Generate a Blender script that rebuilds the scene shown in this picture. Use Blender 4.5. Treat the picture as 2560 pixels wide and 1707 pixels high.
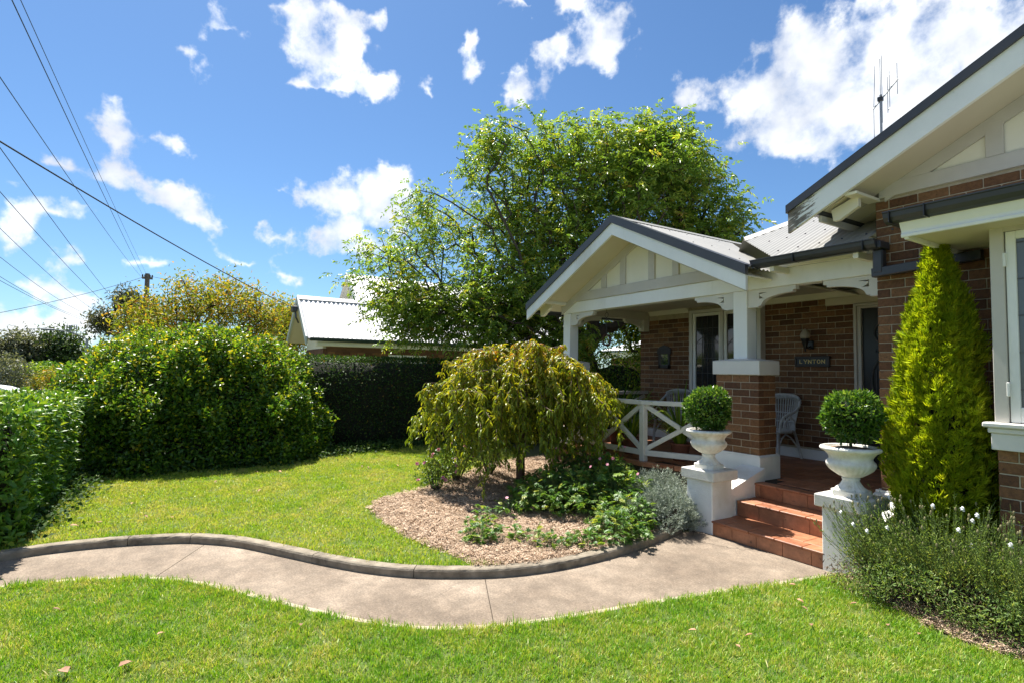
import bpy, bmesh, math
import numpy as np
from mathutils import Vector, Matrix

for o in list(bpy.data.objects):
    bpy.data.objects.remove(o, do_unlink=True)
S = bpy.context.scene
C = S.collection
rad = math.radians
rng = np.random.default_rng(7)

# ------------------------------------------------------------------ camera
# world axes: X along the house front (to the right), Y into the house, Z up, path level = 0
F_PX, YAW, PITCH, ROLL = 1360.0, rad(148.1), rad(3.04), rad(0.87)
EYE = np.array([0.0, 0.0, 1.68])
_F = np.array([math.cos(PITCH) * math.cos(YAW), math.cos(PITCH) * math.sin(YAW), math.sin(PITCH)])
_R = np.cross(_F, [0, 0, 1.0]); _R /= np.linalg.norm(_R)
_U = np.cross(_R, _F)
_R, _U = math.cos(ROLL) * _R + math.sin(ROLL) * _U, -math.sin(ROLL) * _R + math.cos(ROLL) * _U
cam = bpy.data.cameras.new('camera')
cam.sensor_width = 36.0
cam.lens = 36.0 * F_PX / 2560.0
cam.clip_start, cam.clip_end = 0.05, 3000.0
cam_ob = bpy.data.objects.new('camera', cam)
C.objects.link(cam_ob)
cam_ob.matrix_world = Matrix(((_R[0], _U[0], -_F[0], EYE[0]), (_R[1], _U[1], -_F[1], EYE[1]),
                              (_R[2], _U[2], -_F[2], EYE[2]), (0, 0, 0, 1)))
S.camera = cam_ob

# ------------------------------------------------------------------ light
SUN_AZ, SUN_EL = rad(182.5), rad(62.0)          # azimuth counted from +X towards +Y
SUN_DIR = np.array([math.cos(SUN_EL) * math.cos(SUN_AZ), math.cos(SUN_EL) * math.sin(SUN_AZ), math.sin(SUN_EL)])
sun = bpy.data.lights.new('sun', 'SUN')
sun.energy, sun.angle, sun.color = 5.0, rad(0.53), (1.0, 0.955, 0.88)
sun_ob = bpy.data.objects.new('sun', sun)
C.objects.link(sun_ob)
sun_ob.rotation_euler = Vector(SUN_DIR).to_track_quat('Z', 'Y').to_euler()

S.view_settings.view_transform = 'Standard'
S.view_settings.look = 'None'
S.view_settings.exposure = 1.27
S.view_settings.gamma = 1.0
S.cycles.max_bounces = 6
S.cycles.diffuse_bounces = 3
S.cycles.transmission_bounces = 6
S.cycles.transparent_max_bounces = 6
S.cycles.use_denoising = True
S.cycles.sample_clamp_indirect = 6.0

SKY_STRENGTH = 0.054
world = bpy.data.worlds.new('World')
S.world = world
world.use_nodes = True
wn, wl = world.node_tree.nodes, world.node_tree.links
wn.clear()

class NT:
    """small helper that adds nodes to a tree"""
    def __init__(s, tree):
        s.t, s.n, s.l = tree, tree.nodes, tree.links
    def new(s, typ, **kw):
        nd = s.n.new(typ)
        for k, v in kw.items():
            setattr(nd, k, v)
        return nd
    def plug(s, sock, v):
        if isinstance(v, bpy.types.NodeSocket):
            s.l.new(v, sock)
        elif v is not None:
            sock.default_value = v
    def math(s, op, a, b=None, c=None, clamp=False):
        nd = s.new('ShaderNodeMath', operation=op, use_clamp=clamp)
        for i, v in enumerate((a, b, c)):
            if v is not None:
                s.plug(nd.inputs[i], v)
        return nd.outputs[0]
    def vec(s, op, a, b=None, out=0):
        nd = s.new('ShaderNodeVectorMath', operation=op)
        s.plug(nd.inputs[0], a)
        if b is not None:
            s.plug(nd.inputs[3 if op == 'SCALE' else 1], b)
        return nd.outputs['Value' if op in ('DOT_PRODUCT', 'LENGTH') else 'Vector']
    def noise(s, vec, scale, detail=3.0, rough=0.5, out='Fac', w=None):
        nd = s.new('ShaderNodeTexNoise')
        if w is not None:
            nd.noise_dimensions = '4D'
            nd.inputs['W'].default_value = w
        if vec is not None:
            s.plug(nd.inputs['Vector'], vec)
        nd.inputs['Scale'].default_value = scale
        nd.inputs['Detail'].default_value = detail
        nd.inputs['Roughness'].default_value = rough
        return nd.outputs[out]
    def ramp(s, fac, stops, mode='LINEAR'):
        nd = s.new('ShaderNodeValToRGB')
        cr = nd.color_ramp
        cr.interpolation = mode
        while len(cr.elements) < len(stops):
            cr.elements.new(0.5)
        for e, (p, c) in zip(cr.elements, stops):
            e.position = p
            e.color = tuple(c) + (1,) if len(c) == 3 else c
        s.plug(nd.inputs[0], fac)
        return nd.outputs[0]
    def mix(s, fac, a, b, mode='MIX'):
        nd = s.new('ShaderNodeMix', data_type='RGBA', blend_type=mode)
        s.plug(nd.inputs[0], fac)
        s.plug(nd.inputs[6], a if isinstance(a, bpy.types.NodeSocket) else tuple(a) + (1,))
        s.plug(nd.inputs[7], b if isinstance(b, bpy.types.NodeSocket) else tuple(b) + (1,))
        return nd.outputs[2]
    def smooth(s, v, lo, hi):
        nd = s.new('ShaderNodeMapRange', interpolation_type='SMOOTHSTEP')
        s.plug(nd.inputs[0], v)
        nd.inputs[1].default_value, nd.inputs[2].default_value = lo, hi
        return nd.outputs[0]

# fair weather cumulus, each cloud listed with the direction in which it hangs (azimuth, elevation) and its angular size
def _dir(px, py):
    x, y = px * 2560 / 2352, py * 2560 / 2352
    d = _F + _R * (x - 1280) / F_PX - _U * (y - 853.5) / F_PX
    return d / np.linalg.norm(d)
CLOUDS = [
    (505, 50, 40, 26, .35), (485, 38, 26, 20, 0), (428, 138, 40, 14, .35), (440, 112, 30, 10, .2), (470, 160, 14, 12, 0),
    (690, 28, 50, 26, .1), (775, 12, 62, 16, 0), (870, 28, 18, 12, 0), (730, 112, 84, 34, .45), (800, 82, 66, 26, .2), (745, 145, 44, 22, 0),
    (700, 192, 42, 14, .1), (840, 195, 72, 30, .15), (770, 205, 50, 14, .1), (820, 160, 30, 14, .8), (983, 192, 14, 9, .3),
    (1190, 22, 40, 22, 0), (1090, 82, 14, 20, .4), (1078, 152, 24, 26, .2), (1320, 15, 44, 20, 0), (1392, 75, 64, 62, .2), (1370, 120, 60, 40, .2),
    (1275, 110, 34, 34, 0), (1190, 190, 30, 28, .2), (1255, 190, 36, 22, 0),
    (1850, 120, 110, 90, .3), (1760, 225, 120, 74, .15), (1900, 230, 210, 120, .25), (2060, 120, 200, 100, .2), (2240, 70, 190, 120, .1),
    (1830, 320, 190, 46, .1), (2080, 250, 240, 120, .1), (2340, 140, 200, 150, 0), (1985, 8, 46, 16, 0), (2090, 15, 60, 22, .3),
    (1580, 228, 44, 22, .4), (1445, 285, 34, 22, .2), (1630, 195, 22, 16, 0),
    (278, 298, 52, 36, .1), (262, 270, 24, 22, .3), (398, 335, 46, 14, .55), (262, 392, 72, 28, .35), (300, 350, 12, 7, 0), (60, 396, 52, 9, 0), (145, 388, 42, 12, 0),
    (390, 462, 92, 32, .35), (470, 512, 70, 22, .35), (400, 430, 40, 16, .3), (80, 492, 92, 22, .25), (190, 490, 46, 22, .3),
    (22, 545, 40, 22, .35), (352, 606, 60, 15, .05), (150, 588, 34, 9, .1), (552, 598, 56, 14, .15), (656, 646, 40, 9, .1), (648, 550, 42, 14, .4),
    (780, 450, 110, 36, .15), (875, 425, 84, 44, 0), (860, 480, 120, 46, .1), (800, 520, 60, 30, .5), (760, 562, 64, 22, 0), (830, 560, 70, 24, 0), (655, 430, 14, 6, 0),
    (95, 660, 64, 28, 0), (150, 680, 80, 20, .1), (170, 712, 50, 10, 0), (40, 735, 66, 14, 0), (150, 745, 90, 14, 0), (60, 775, 130, 18, 0), (210, 770, 90, 12, 0),
    (1010, 20, 10, 5, 0), (620, 440, 10, 4, .2), (600, 500, 9, 4, 0),
]
T = NT(world.node_tree)
tc = T.new('ShaderNodeTexCoord')
gdir = T.vec('NORMALIZE', tc.outputs['Generated'])
sky = T.new('ShaderNodeTexSky', sky_type='NISHITA')
sky.sun_disc = False
sky.sun_elevation = SUN_EL
sky.sun_rotation = math.pi / 2 - SUN_AZ
sky.altitude, sky.air_density, sky.dust_density, sky.ozone_density = 300.0, 1.0, 0.5, 1.6
# domain warp
wv = T.vec('SUBTRACT', T.noise(gdir, 12.0, 4.0, 0.6, 'Color'), (0.5, 0.5, 0.5))
wdir = T.vec('ADD', gdir, T.vec('SCALE', wv, 0.07))
# cover map: rows of elevation, each a curve over azimuth (three rows to a curve node)
AZ0 = math.atan2(_F[1], _F[0])
ROWS, EL0, EL1, AZH, NPT = 30, rad(0.5), rad(40.0), rad(50.0), 110
cover = np.full((ROWS, NPT), -1.0)
els = np.linspace(EL0, EL1, ROWS); azs = np.linspace(-AZH, AZH, NPT)
for (cx, cy, rx, ry, rot) in CLOUDS:
    c = _dir(cx, cy)
    ex = _dir(cx + 10, cy) - c; ex -= c * (ex @ c); kx = np.linalg.norm(ex) / 10; ex /= np.linalg.norm(ex)
    ey = np.cross(ex, c); ky = np.linalg.norm(np.cross(_dir(cx, cy + 10), c)) / 10
    ca, sa = math.cos(rot), -math.sin(rot)
    t1 = (ex * ca + ey * sa) / (rx * kx * (1.06 + 8.0 / rx)); t2 = (-ex * sa + ey * ca) / (ry * ky * (1.06 + 8.0 / ry))
    E_, A_ = np.meshgrid(els, azs, indexing='ij')
    D_ = np.stack([np.cos(E_) * np.cos(AZ0 - A_), np.cos(E_) * np.sin(AZ0 - A_), np.sin(E_)], -1)
    q = 1 - ((D_ @ t1) ** 2 + (D_ @ t2) ** 2)
    cover = np.maximum(cover, np.where(D_ @ c > 0, q, -1))
sp = T.new('ShaderNodeSeparateXYZ'); T.plug(sp.inputs[0], wdir)
az = T.math('ARCTAN2', sp.outputs[1], sp.outputs[0])
az = T.math('SUBTRACT', AZ0, az)
az = T.math('WRAP', az, math.pi, -math.pi)
u_az = T.math('MULTIPLY_ADD', az, 1 / (2 * AZH), 0.5, clamp=True)
el = T.math('ARCSINE', T.math('MINIMUM', sp.outputs[2], 1.0))
row = T.math('MULTIPLY', T.math('SUBTRACT', el, EL0), (ROWS - 1) / (EL1 - EL0))
cu = T.new('ShaderNodeCombineXYZ'); cr_ = T.new('ShaderNodeCombineXYZ')
for i in range(3):
    T.plug(cu.inputs[i], u_az); T.plug(cr_.inputs[i], row)
tot = None
for k in range(0, ROWS, 3):
    cv = T.new('ShaderNodeRGBCurve')
    cv.inputs[0].default_value = 1.0
    T.plug(cv.inputs[1], cu.outputs[0])
    cm_ = cv.mapping
    cm_.use_clip = True
    for ch in range(3):
        pts = cm_.curves[ch].points
        vals = np.clip(cover[k + ch] * .5 + .5, 0, 1)
        for j in range(NPT):
            x_, y_ = j / (NPT - 1), float(vals[j])
            if j == 0: pts[0].location = (x_, y_)
            elif j == NPT - 1: pts[len(pts) - 1].location = (x_, y_)
            else: pts.new(x_, y_)
        for p_ in pts: p_.handle_type = 'VECTOR'
    cm_.update()
    w_ = T.vec('MAXIMUM', T.vec('SUBTRACT', (1.0, 1.0, 1.0), T.vec('ABSOLUTE', T.vec('SUBTRACT', cr_.outputs[0], (k, k + 1.0, k + 2.0)))), (0.0, 0.0, 0.0))
    v_ = T.vec('DOT_PRODUCT', cv.outputs[0], w_)
    tot = v_ if tot is None else T.math('ADD', tot, v_)
dens = T.math('MULTIPLY_ADD', tot, 2.0, -1.0)
# unseen rest of the sky: invented cloud, cover thickened to add fill light
behind = T.math('SUBTRACT', 1.0, T.smooth(T.vec('DOT_PRODUCT', gdir, tuple(_F)), 0.50, 0.66))
gen = T.math('MULTIPLY', T.math('SUBTRACT', T.noise(gdir, 4.2, 2.0, 0.5), 0.50), 7.0)
gen = T.math('SUBTRACT', T.math('MULTIPLY', T.math('ADD', gen, 2.0), behind), 2.0)
dens = T.math('MAXIMUM', dens, gen)
fbm = T.math('SUBTRACT', T.noise(gdir, 20.0, 7.0, 0.59), 0.5)
amp_ = T.math('MULTIPLY_ADD', T.smooth(dens, 0.30, 0.95), -3.2, 5.2)
d2 = T.math('MULTIPLY_ADD', fbm, amp_, T.math('MULTIPLY', dens, 1.25))
mask = T.smooth(d2, 0.0, 1.40)
up = T.new('ShaderNodeSeparateXYZ'); T.plug(up.inputs[0], gdir)
mask = T.math('MULTIPLY', mask, T.smooth(up.outputs[2], 0.0, 0.03))
shade = T.noise(wdir, 7.0, 3.0, 0.55)
ccol = T.ramp(shade, [(0.36, (0.34, 0.36, 0.40)), (0.58, (0.56, 0.57, 0.58))])
sky_c = T.vec('MULTIPLY', sky.outputs[0], (SKY_STRENGTH * 0.68, SKY_STRENGTH * 0.93, SKY_STRENGTH * 1.14))
col = T.mix(mask, sky_c, ccol)
bg = T.new('ShaderNodeBackground')
T.plug(bg.inputs[0], col)
bg.inputs[1].default_value = 1.0
wo = T.new('ShaderNodeOutputWorld')
wl.new(bg.outputs[0], wo.inputs[0])

# ------------------------------------------------------------------ object helpers
def put(name, me, parent=None, mat=None):
    o = bpy.data.objects.new(name, me)
    C.objects.link(o)
    if parent is not None:
        o.parent = parent
    if mat is not None and me is not None and len(me.materials) == 0:
        me.materials.append(mat)
    return o
def tag(o, label, cat, group=None, kind=None):
    o['label'] = label
    if cat: o['category'] = cat
    if group: o['group'] = group
    if kind: o['kind'] = kind
    return o
def thing(name, label, cat, loc=(0, 0, 0), group=None):
    o = bpy.data.objects.new(name, None)
    o.empty_display_size = 0.1
    C.objects.link(o)
    o.location = loc
    return tag(o, label, cat, group)
def part(name, mb, mat, parent, loc=None):
    """mesh given in world coordinates, child of an Empty standing at parent.location"""
    me = mb.mesh(name) if isinstance(mb, MB) else mb
    o = put(name, me, parent, mat)
    base = Vector((0, 0, 0)); p = parent
    while p is not None:
        base += p.location; p = p.parent
    o.location = -base
    return o
def place(o, loc):
    """locates a part by its world position below unrotated parents"""
    base = Vector((0, 0, 0)); p = o.parent
    while p is not None:
        base += p.location; p = p.parent
    o.location = Vector(loc) - base
def struct(name, mb, mat, label=None):
    o = put(name, mb.mesh(name) if isinstance(mb, MB) else mb, None, mat)
    o['kind'] = 'structure'
    if label: o['label'] = label
    return o

class MB:
    def __init__(s):
        s.v, s.f = [], []
    def add(s, vs, fs):
        n = len(s.v)
        s.v.extend([tuple(map(float, p)) for p in vs])
        s.f.extend([tuple(i + n for i in f) for f in fs])
        return s
    def box(s, x0, x1, y0, y1, z0, z1, b=0.004):
        lo, hi = np.array([x0, y0, z0], float), np.array([x1, y1, z1], float)
        b = min(b, *(0.3 * (hi - lo)))
        if b <= 0:
            vs = [(x, y, z) for x in (x0, x1) for y in (y0, y1) for z in (z0, z1)]
            return s.add(vs, [(0, 1, 3, 2), (4, 6, 7, 5), (0, 4, 5, 1), (2, 3, 7, 6), (0, 2, 6, 4), (1, 5, 7, 3)])
        vs, idx = [], {}
        for i in range(8):
            sg = [(i >> k) & 1 for k in range(3)]
            for a in range(3):
                p = [(hi[k] if sg[k] else lo[k]) for k in range(3)]
                for k in range(3):
                    if k != a:
                        p[k] += -b if sg[k] else b
                idx[(i, a)] = len(vs); vs.append(p)
        fs = []
        for a in range(3):
            o1, o2 = (a + 1) % 3, (a + 2) % 3
            for sg in (0, 1):
                q = [(sg << a) | (i << o1) | (j << o2) for i, j in ((0, 0), (1, 0), (1, 1), (0, 1))]
                f = [idx[(c, a)] for c in q]
                fs.append(tuple(f if sg else f[::-1]))
            for i in (0, 1):
                for j in (0, 1):
                    c0, c1 = (i << o1) | (j << o2), (1 << a) | (i << o1) | (j << o2)
                    f = (idx[(c0, o1)], idx[(c1, o1)], idx[(c1, o2)], idx[(c0, o2)])
                    fs.append(f if (i ^ j) else f[::-1])
        for i in range(8):
            f = (idx[(i, 0)], idx[(i, 1)], idx[(i, 2)])
            par = bin(i).count('1') & 1
            fs.append(f if par else f[::-1])
        return s.add(vs, fs)
    def prism(s, poly, axis, a0, a1):
        """polygon in the two other axes (in cyclic order of axes) extruded along axis"""
        n = len(poly)
        def P(u, v, w):
            return {0: (w, u, v), 1: (u, w, v), 2: (u, v, w)}[axis]
        vs = [P(u, v, a0) for u, v in poly] + [P(u, v, a1) for u, v in poly]
        fs = [tuple(range(n))[::-1], tuple(range(n, 2 * n))] + [(i, (i + 1) % n, n + (i + 1) % n, n + i) for i in range(n)]
        return s.add(vs, fs)
    def bar(s, p0, p1, w, h, up=(0, 0, 1)):
        p0, p1 = np.array(p0, float), np.array(p1, float)
        d = p1 - p0; d /= np.linalg.norm(d)
        sd = np.cross(d, up); sd /= np.linalg.norm(sd); u = np.cross(sd, d)
        b = min(w, h) * 0.08
        cs = [(-w / 2 + b, -h / 2), (w / 2 - b, -h / 2), (w / 2, -h / 2 + b), (w / 2, h / 2 - b), (w / 2 - b, h / 2), (-w / 2 + b, h / 2), (-w / 2, h / 2 - b), (-w / 2, -h / 2 + b)]
        vs = [p + sd * a + u * c for p in (p0, p1) for a, c in cs]
        fs = [tuple(range(8))[::-1], tuple(range(8, 16))] + [(i, (i + 1) % 8, 8 + (i + 1) % 8, 8 + i) for i in range(8)]
        return s.add(vs, fs)
    def tube(s, pts, r, k=6, cap=True):
        pts = [np.array(p, float) for p in pts]
        rs = r if hasattr(r, '__len__') else [r] * len(pts)
        vs, ref = [], None
        for i, p in enumerate(pts):
            d = pts[min(i + 1, len(pts) - 1)] - pts[max(i - 1, 0)]
            d /= (np.linalg.norm(d) + 1e-9)
            if ref is None:
                ref = np.array([0, 0, 1.0]) if abs(d[2]) < .9 else np.array([1.0, 0, 0])
            a = np.cross(d, ref); a /= (np.linalg.norm(a) + 1e-9); b = np.cross(d, a); ref = -b if (-b) @ ref > 0 else b
            a = np.cross(d, ref); a /= (np.linalg.norm(a) + 1e-9); b = np.cross(d, a)
            for j in range(k):
                t = 2 * math.pi * j / k
                vs.append(p + rs[i] * (a * math.cos(t) + b * math.sin(t)))
        fs = [(i * k + j, i * k + (j + 1) % k, (i + 1) * k + (j + 1) % k, (i + 1) * k + j) for i in range(len(pts) - 1) for j in range(k)]
        if cap:
            fs += [tuple(range(k)), tuple(range((len(pts) - 1) * k, len(pts) * k))[::-1]]
        return s.add(vs, fs)
    def lathe(s, prof, c, k=24, flute=None):
        vs = []
        for i, (r, z) in enumerate(prof):
            for j in range(k):
                t = 2 * math.pi * j / k
                rr = r * (1 + (flute(i, t) if flute else 0))
                vs.append((c[0] + rr * math.cos(t), c[1] + rr * math.sin(t), c[2] + z))
        fs = [(i * k + j, i * k + (j + 1) % k, (i + 1) * k + (j + 1) % k, (i + 1) * k + j) for i in range(len(prof) - 1) for j in range(k)]
        fs += [tuple(range(k))[::-1], tuple(range((len(prof) - 1) * k, len(prof) * k))]
        return s.add(vs, fs)
    def mesh(s, name, smooth=False):
        me = bpy.data.meshes.new(name)
        me.from_pydata(s.v, [], s.f)
        me.update()
        if smooth:
            me.shade_smooth()
        return me

def raw_mesh(name, V, Fc, mat=None, tone=None, smooth=False):
    """V (n,3) float, Fc (m,k) int with constant k; quick path for foliage"""
    V = np.ascontiguousarray(V, dtype=np.float32); Fc = np.ascontiguousarray(Fc, dtype=np.int32)
    me = bpy.data.meshes.new(name)
    m, k = Fc.shape
    me.vertices.add(len(V)); me.vertices.foreach_set('co', V.ravel())
    me.loops.add(m * k); me.loops.foreach_set('vertex_index', Fc.ravel())
    me.polygons.add(m); me.polygons.foreach_set('loop_start', np.arange(0, m * k, k, dtype=np.int32))
    if tone is not None:
        at = me.attributes.new('tone', 'FLOAT', 'POINT')
        at.data.foreach_set('value', np.ascontiguousarray(tone, dtype=np.float32))
    me.update(calc_edges=True)
    me.validate()
    if smooth:
        me.shade_smooth()
    if mat is not None:
        me.materials.append(mat)
    return me

# ------------------------------------------------------------------ materials
def material(name):
    m = bpy.data.materials.new(name)
    m.use_nodes = True
    m.node_tree.nodes.clear()
    T = NT(m.node_tree)
    out = T.new('ShaderNodeOutputMaterial')
    bs = T.new('ShaderNodeBsdfPrincipled')
    T.l.new(bs.outputs[0], out.inputs[0])
    geo = T.new('ShaderNodeNewGeometry')
    return m, T, bs, out, geo
def bump(T, bs, h, strength, dist=0.01):
    b = T.new('ShaderNodeBump')
    b.inputs['Strength'].default_value = strength
    b.inputs['Distance'].default_value = dist
    T.plug(b.inputs['Height'], h)
    T.l.new(b.outputs[0], bs.inputs['Normal'])
def surf(name, c0, c1, scale=6.0, rough=0.6, bscale=60.0, bstr=0.15, bdist=0.004, detail=5.0, stain=None, stain_amt=0.3, metal=0.0, spec=0.5, squash=None, rand=0.0):
    m, T, bs, out, geo = material(name)
    pos = geo.outputs['Position']
    if squash:
        pos = T.vec('MULTIPLY', pos, squash)
    n = T.noise(pos, scale, detail, 0.6)
    col = T.ramp(n, [(0.3, c0), (0.7, c1)])
    if stain:
        n2 = T.noise(pos, scale * 0.33, 6.0, 0.7, w=3.1)
        col = T.mix(T.math('MULTIPLY', T.smooth(n2, 0.52, 0.72), stain_amt), col, stain)
    if rand:
        oi = T.new('ShaderNodeObjectInfo')
        hs = T.new('ShaderNodeHueSaturation')
        T.plug(hs.inputs['Value'], T.math('MULTIPLY_ADD', oi.outputs['Random'], rand * 2, 1 - rand))
        T.plug(hs.inputs['Color'], col)
        col = hs.outputs[0]
    T.plug(bs.inputs['Base Color'], col)
    T.plug(bs.inputs['Roughness'], T.math('MULTIPLY_ADD', n, 0.2, rough - 0.1))
    bs.inputs['Metallic'].default_value = metal
    bs.inputs['Specular IOR Level'].default_value = spec
    if bstr:
        bump(T, bs, T.noise(pos, bscale, 4.0, 0.6), bstr, bdist)
    return m
def leaf_mat(name, stops, rough=0.42, trans=0.35, tcol=None, spec=0.4, patch=0.0):
    """leaf colour by the leaf's own random 'tone'"""
    m, T, bs, out, geo = material(name)
    at = T.new('ShaderNodeAttribute'); at.attribute_name = 'tone'
    f = at.outputs['Fac']
    if patch:
        f = T.math('ADD', f, T.math('MULTIPLY', T.math('SUBTRACT', T.noise(geo.outputs['Position'], 1.6, 2.0), 0.5), patch))
    col = T.ramp(f, stops)
    T.plug(bs.inputs['Base Color'], col)
    bs.inputs['Roughness'].default_value = rough
    bs.inputs['Specular IOR Level'].default_value = spec
    tr = T.new('ShaderNodeBsdfTranslucent')
    hs = T.new('ShaderNodeMix', data_type='RGBA', blend_type='MULTIPLY')
    hs.inputs[0].default_value = 1.0
    T.plug(hs.inputs[6], col); hs.inputs[7].default_value = (tcol or (1.5, 1.45, 0.6)) + (1,)
    T.l.new(hs.outputs[2], tr.inputs[0])
    mx = T.new('ShaderNodeMixShader'); mx.inputs[0].default_value = trans
    T.l.new(bs.outputs[0], mx.inputs[1]); T.l.new(tr.outputs[0], mx.inputs[2]); T.l.new(mx.outputs[0], out.inputs[0])
    return m

M = {}
M['white'] = surf('white_paint', (.78, .78, .75), (.86, .86, .83), 3.0, .55, 90, .25, .003, stain=(.46, .43, .35), stain_amt=.5, squash=(1, 1, .35))
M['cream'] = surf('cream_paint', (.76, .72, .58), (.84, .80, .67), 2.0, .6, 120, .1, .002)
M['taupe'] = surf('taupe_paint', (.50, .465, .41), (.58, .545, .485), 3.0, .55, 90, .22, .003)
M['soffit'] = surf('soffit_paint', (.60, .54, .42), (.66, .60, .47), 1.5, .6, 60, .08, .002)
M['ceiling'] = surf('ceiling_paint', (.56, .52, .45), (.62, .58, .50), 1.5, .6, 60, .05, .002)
M['charcoal'] = surf('charcoal_metal', (.030, .032, .038), (.045, .047, .055), 3.0, .38, 30, .03, .002)
M['render'] = surf('white_render', (.70, .69, .66), (.81, .80, .77), 4.0, .78, 120, .8, .007, stain=(.50, .45, .35), stain_amt=.5)
M['capcon'] = surf('painted_concrete', (.52, .50, .45), (.68, .66, .60), 9.0, .8, 110, .9, .008, stain=(.42, .38, .27), stain_amt=.5)
M['urn'] = surf('urn_stone', (.62, .59, .52), (.80, .79, .75), 16.0, .75, 160, .7, .005, stain=(.36, .31, .20), stain_amt=.75)
M['mortar'] = surf('mortar', (.36, .30, .21), (.50, .43, .32), 14.0, .9, 200, .5, .003)
M['dark_wood'] = surf('dark_timber', (.018, .010, .007), (.035, .020, .013), 6.0, .45, 40, .2, .002)
M['black'] = surf('black_paint', (.008, .008, .009), (.014, .014, .015), 4.0, .35, 40, .05, .001)
M['gold'] = surf('gold_paint', (.78, .56, .16), (.85, .65, .24), 30.0, .45, 80, .1, .001)
M['lead'] = surf('lead_came', (.05, .05, .055), (.08, .08, .085), 20.0, .5, 80, .1, .001)
M['steel'] = surf('galvanised_steel', (.22, .23, .24), (.32, .33, .34), 12.0, .45, 60, .1, .001, metal=.6)
M['cable'] = surf('cable_sheath', (.010, .010, .012), (.018, .018, .02), 12.0, .6, 60, 0)
M['bark'] = surf('tree_bark', (.040, .030, .022), (.095, .072, .052), 14.0, .85, 60, 1.0, .02, squash=(1, 1, .25))
M['bark_red'] = surf('cherry_bark', (.060, .028, .018), (.14, .065, .04), 22.0, .6, 60, .7, .01, squash=(.4, .4, 2.5))
M['soil'] = surf('dark_soil', (.030, .021, .014), (.075, .052, .034), 12.0, .95, 60, 1.0, .03)
M['inner'] = surf('filler_core_dark', (.010, .013, .006), (.022, .024, .012), 12.0, .95, 40, .8, .03)  # near-black fill for the solid cores added under the leaves

def brick_mat():
    m, T, bs, out, geo = material('brown_brick')
    pos = geo.outputs['Position']
    oi = T.new('ShaderNodeObjectInfo')
    r = T.math('FRACT', T.math('ADD', oi.outputs['Random'], T.math('MULTIPLY', geo.outputs['Random Per Island'], 7.3)))
    base = T.ramp(r, [(0.0, (.100, .042, .018)), (.30, (.150, .066, .026)), (.65, (.195, .090, .036)), (1.0, (.265, .135, .058))])
    n = T.noise(pos, 34.0, 6.0, .65)
    col = T.mix(T.smooth(n, .30, .75), T.vec('SCALE', base, .72), T.vec('SCALE', base, 1.25))
    vo = T.new('ShaderNodeTexVoronoi'); vo.inputs['Scale'].default_value = 62.0
    T.plug(vo.inputs['Vector'], pos)
    spot = T.math('MULTIPLY', T.math('SUBTRACT', 1.0, T.smooth(vo.outputs['Distance'], .12, .24)), T.smooth(T.noise(pos, 9.0, 2.0), .46, .60))
    col = T.mix(spot, col, (.012, .009, .008))
    T.plug(bs.inputs['Base Color'], col)
    bs.inputs['Roughness'].default_value = .82
    bump(T, bs, T.math('SUBTRACT', T.noise(pos, 110.0, 5.0, .7), T.math('MULTIPLY', spot, .6)), .7, .006)
    return m
M['brick'] = brick_mat()
M['brick_far'] = surf('distant_brick', (.10, .048, .03), (.18, .09, .055), 3.0, .85, 40, .2, .004)

def tile_mat():
    m, T, bs, out, geo = material('terracotta')
    pos = geo.outputs['Position']
    oi = T.new('ShaderNodeObjectInfo')
    base = T.ramp(oi.outputs['Random'], [(0, (.37, .135, .062)), (.5, (.45, .180, .085)), (1, (.53, .235, .12))])
    n = T.noise(pos, 12.0, 7.0, .7)
    col = T.mix(T.smooth(n, .35, .75), T.vec('SCALE', base, .62), base)
    n2 = T.noise(T.vec('MULTIPLY', pos, (3.0, 9.0, 3.0)), 5.0, 6.0, .75, w=1.7)
    col = T.mix(T.math('MULTIPLY', T.smooth(n2, .60, .66), .75), col, (.040, .020, .012))
    T.plug(bs.inputs['Base Color'], col)
    T.plug(bs.inputs['Roughness'], T.math('MULTIPLY_ADD', n, .35, .35))
    bump(T, bs, T.noise(pos, 70.0, 4.0, .6), .25, .004)
    return m
M['tile'] = tile_mat()

def roof_mat(name, c0, c1):
    m, T, bs, out, geo = material(name)
    pos = geo.outputs['Position']
    n = T.noise(pos, 1.4, 6.0, .65)
    col = T.ramp(n, [(.3, c0), (.7, c1)])
    n2 = T.noise(pos, 16.0, 5.0, .7)
    col = T.mix(T.math('MULTIPLY', T.smooth(n2, .55, .75), .25), col, tuple(.7 * x for x in c0))
    T.plug(bs.inputs['Base Color'], col)
    bs.inputs['Roughness'].default_value = .45
    bs.inputs['Metallic'].default_value = .15
    return m
M['roof'] = roof_mat('grey_corrugated_steel', (.29, .285, .265), (.36, .35, .325))
M['roof_far'] = roof_mat('pale_corrugated_steel', (.62, .61, .61), (.72, .71, .71))

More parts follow.
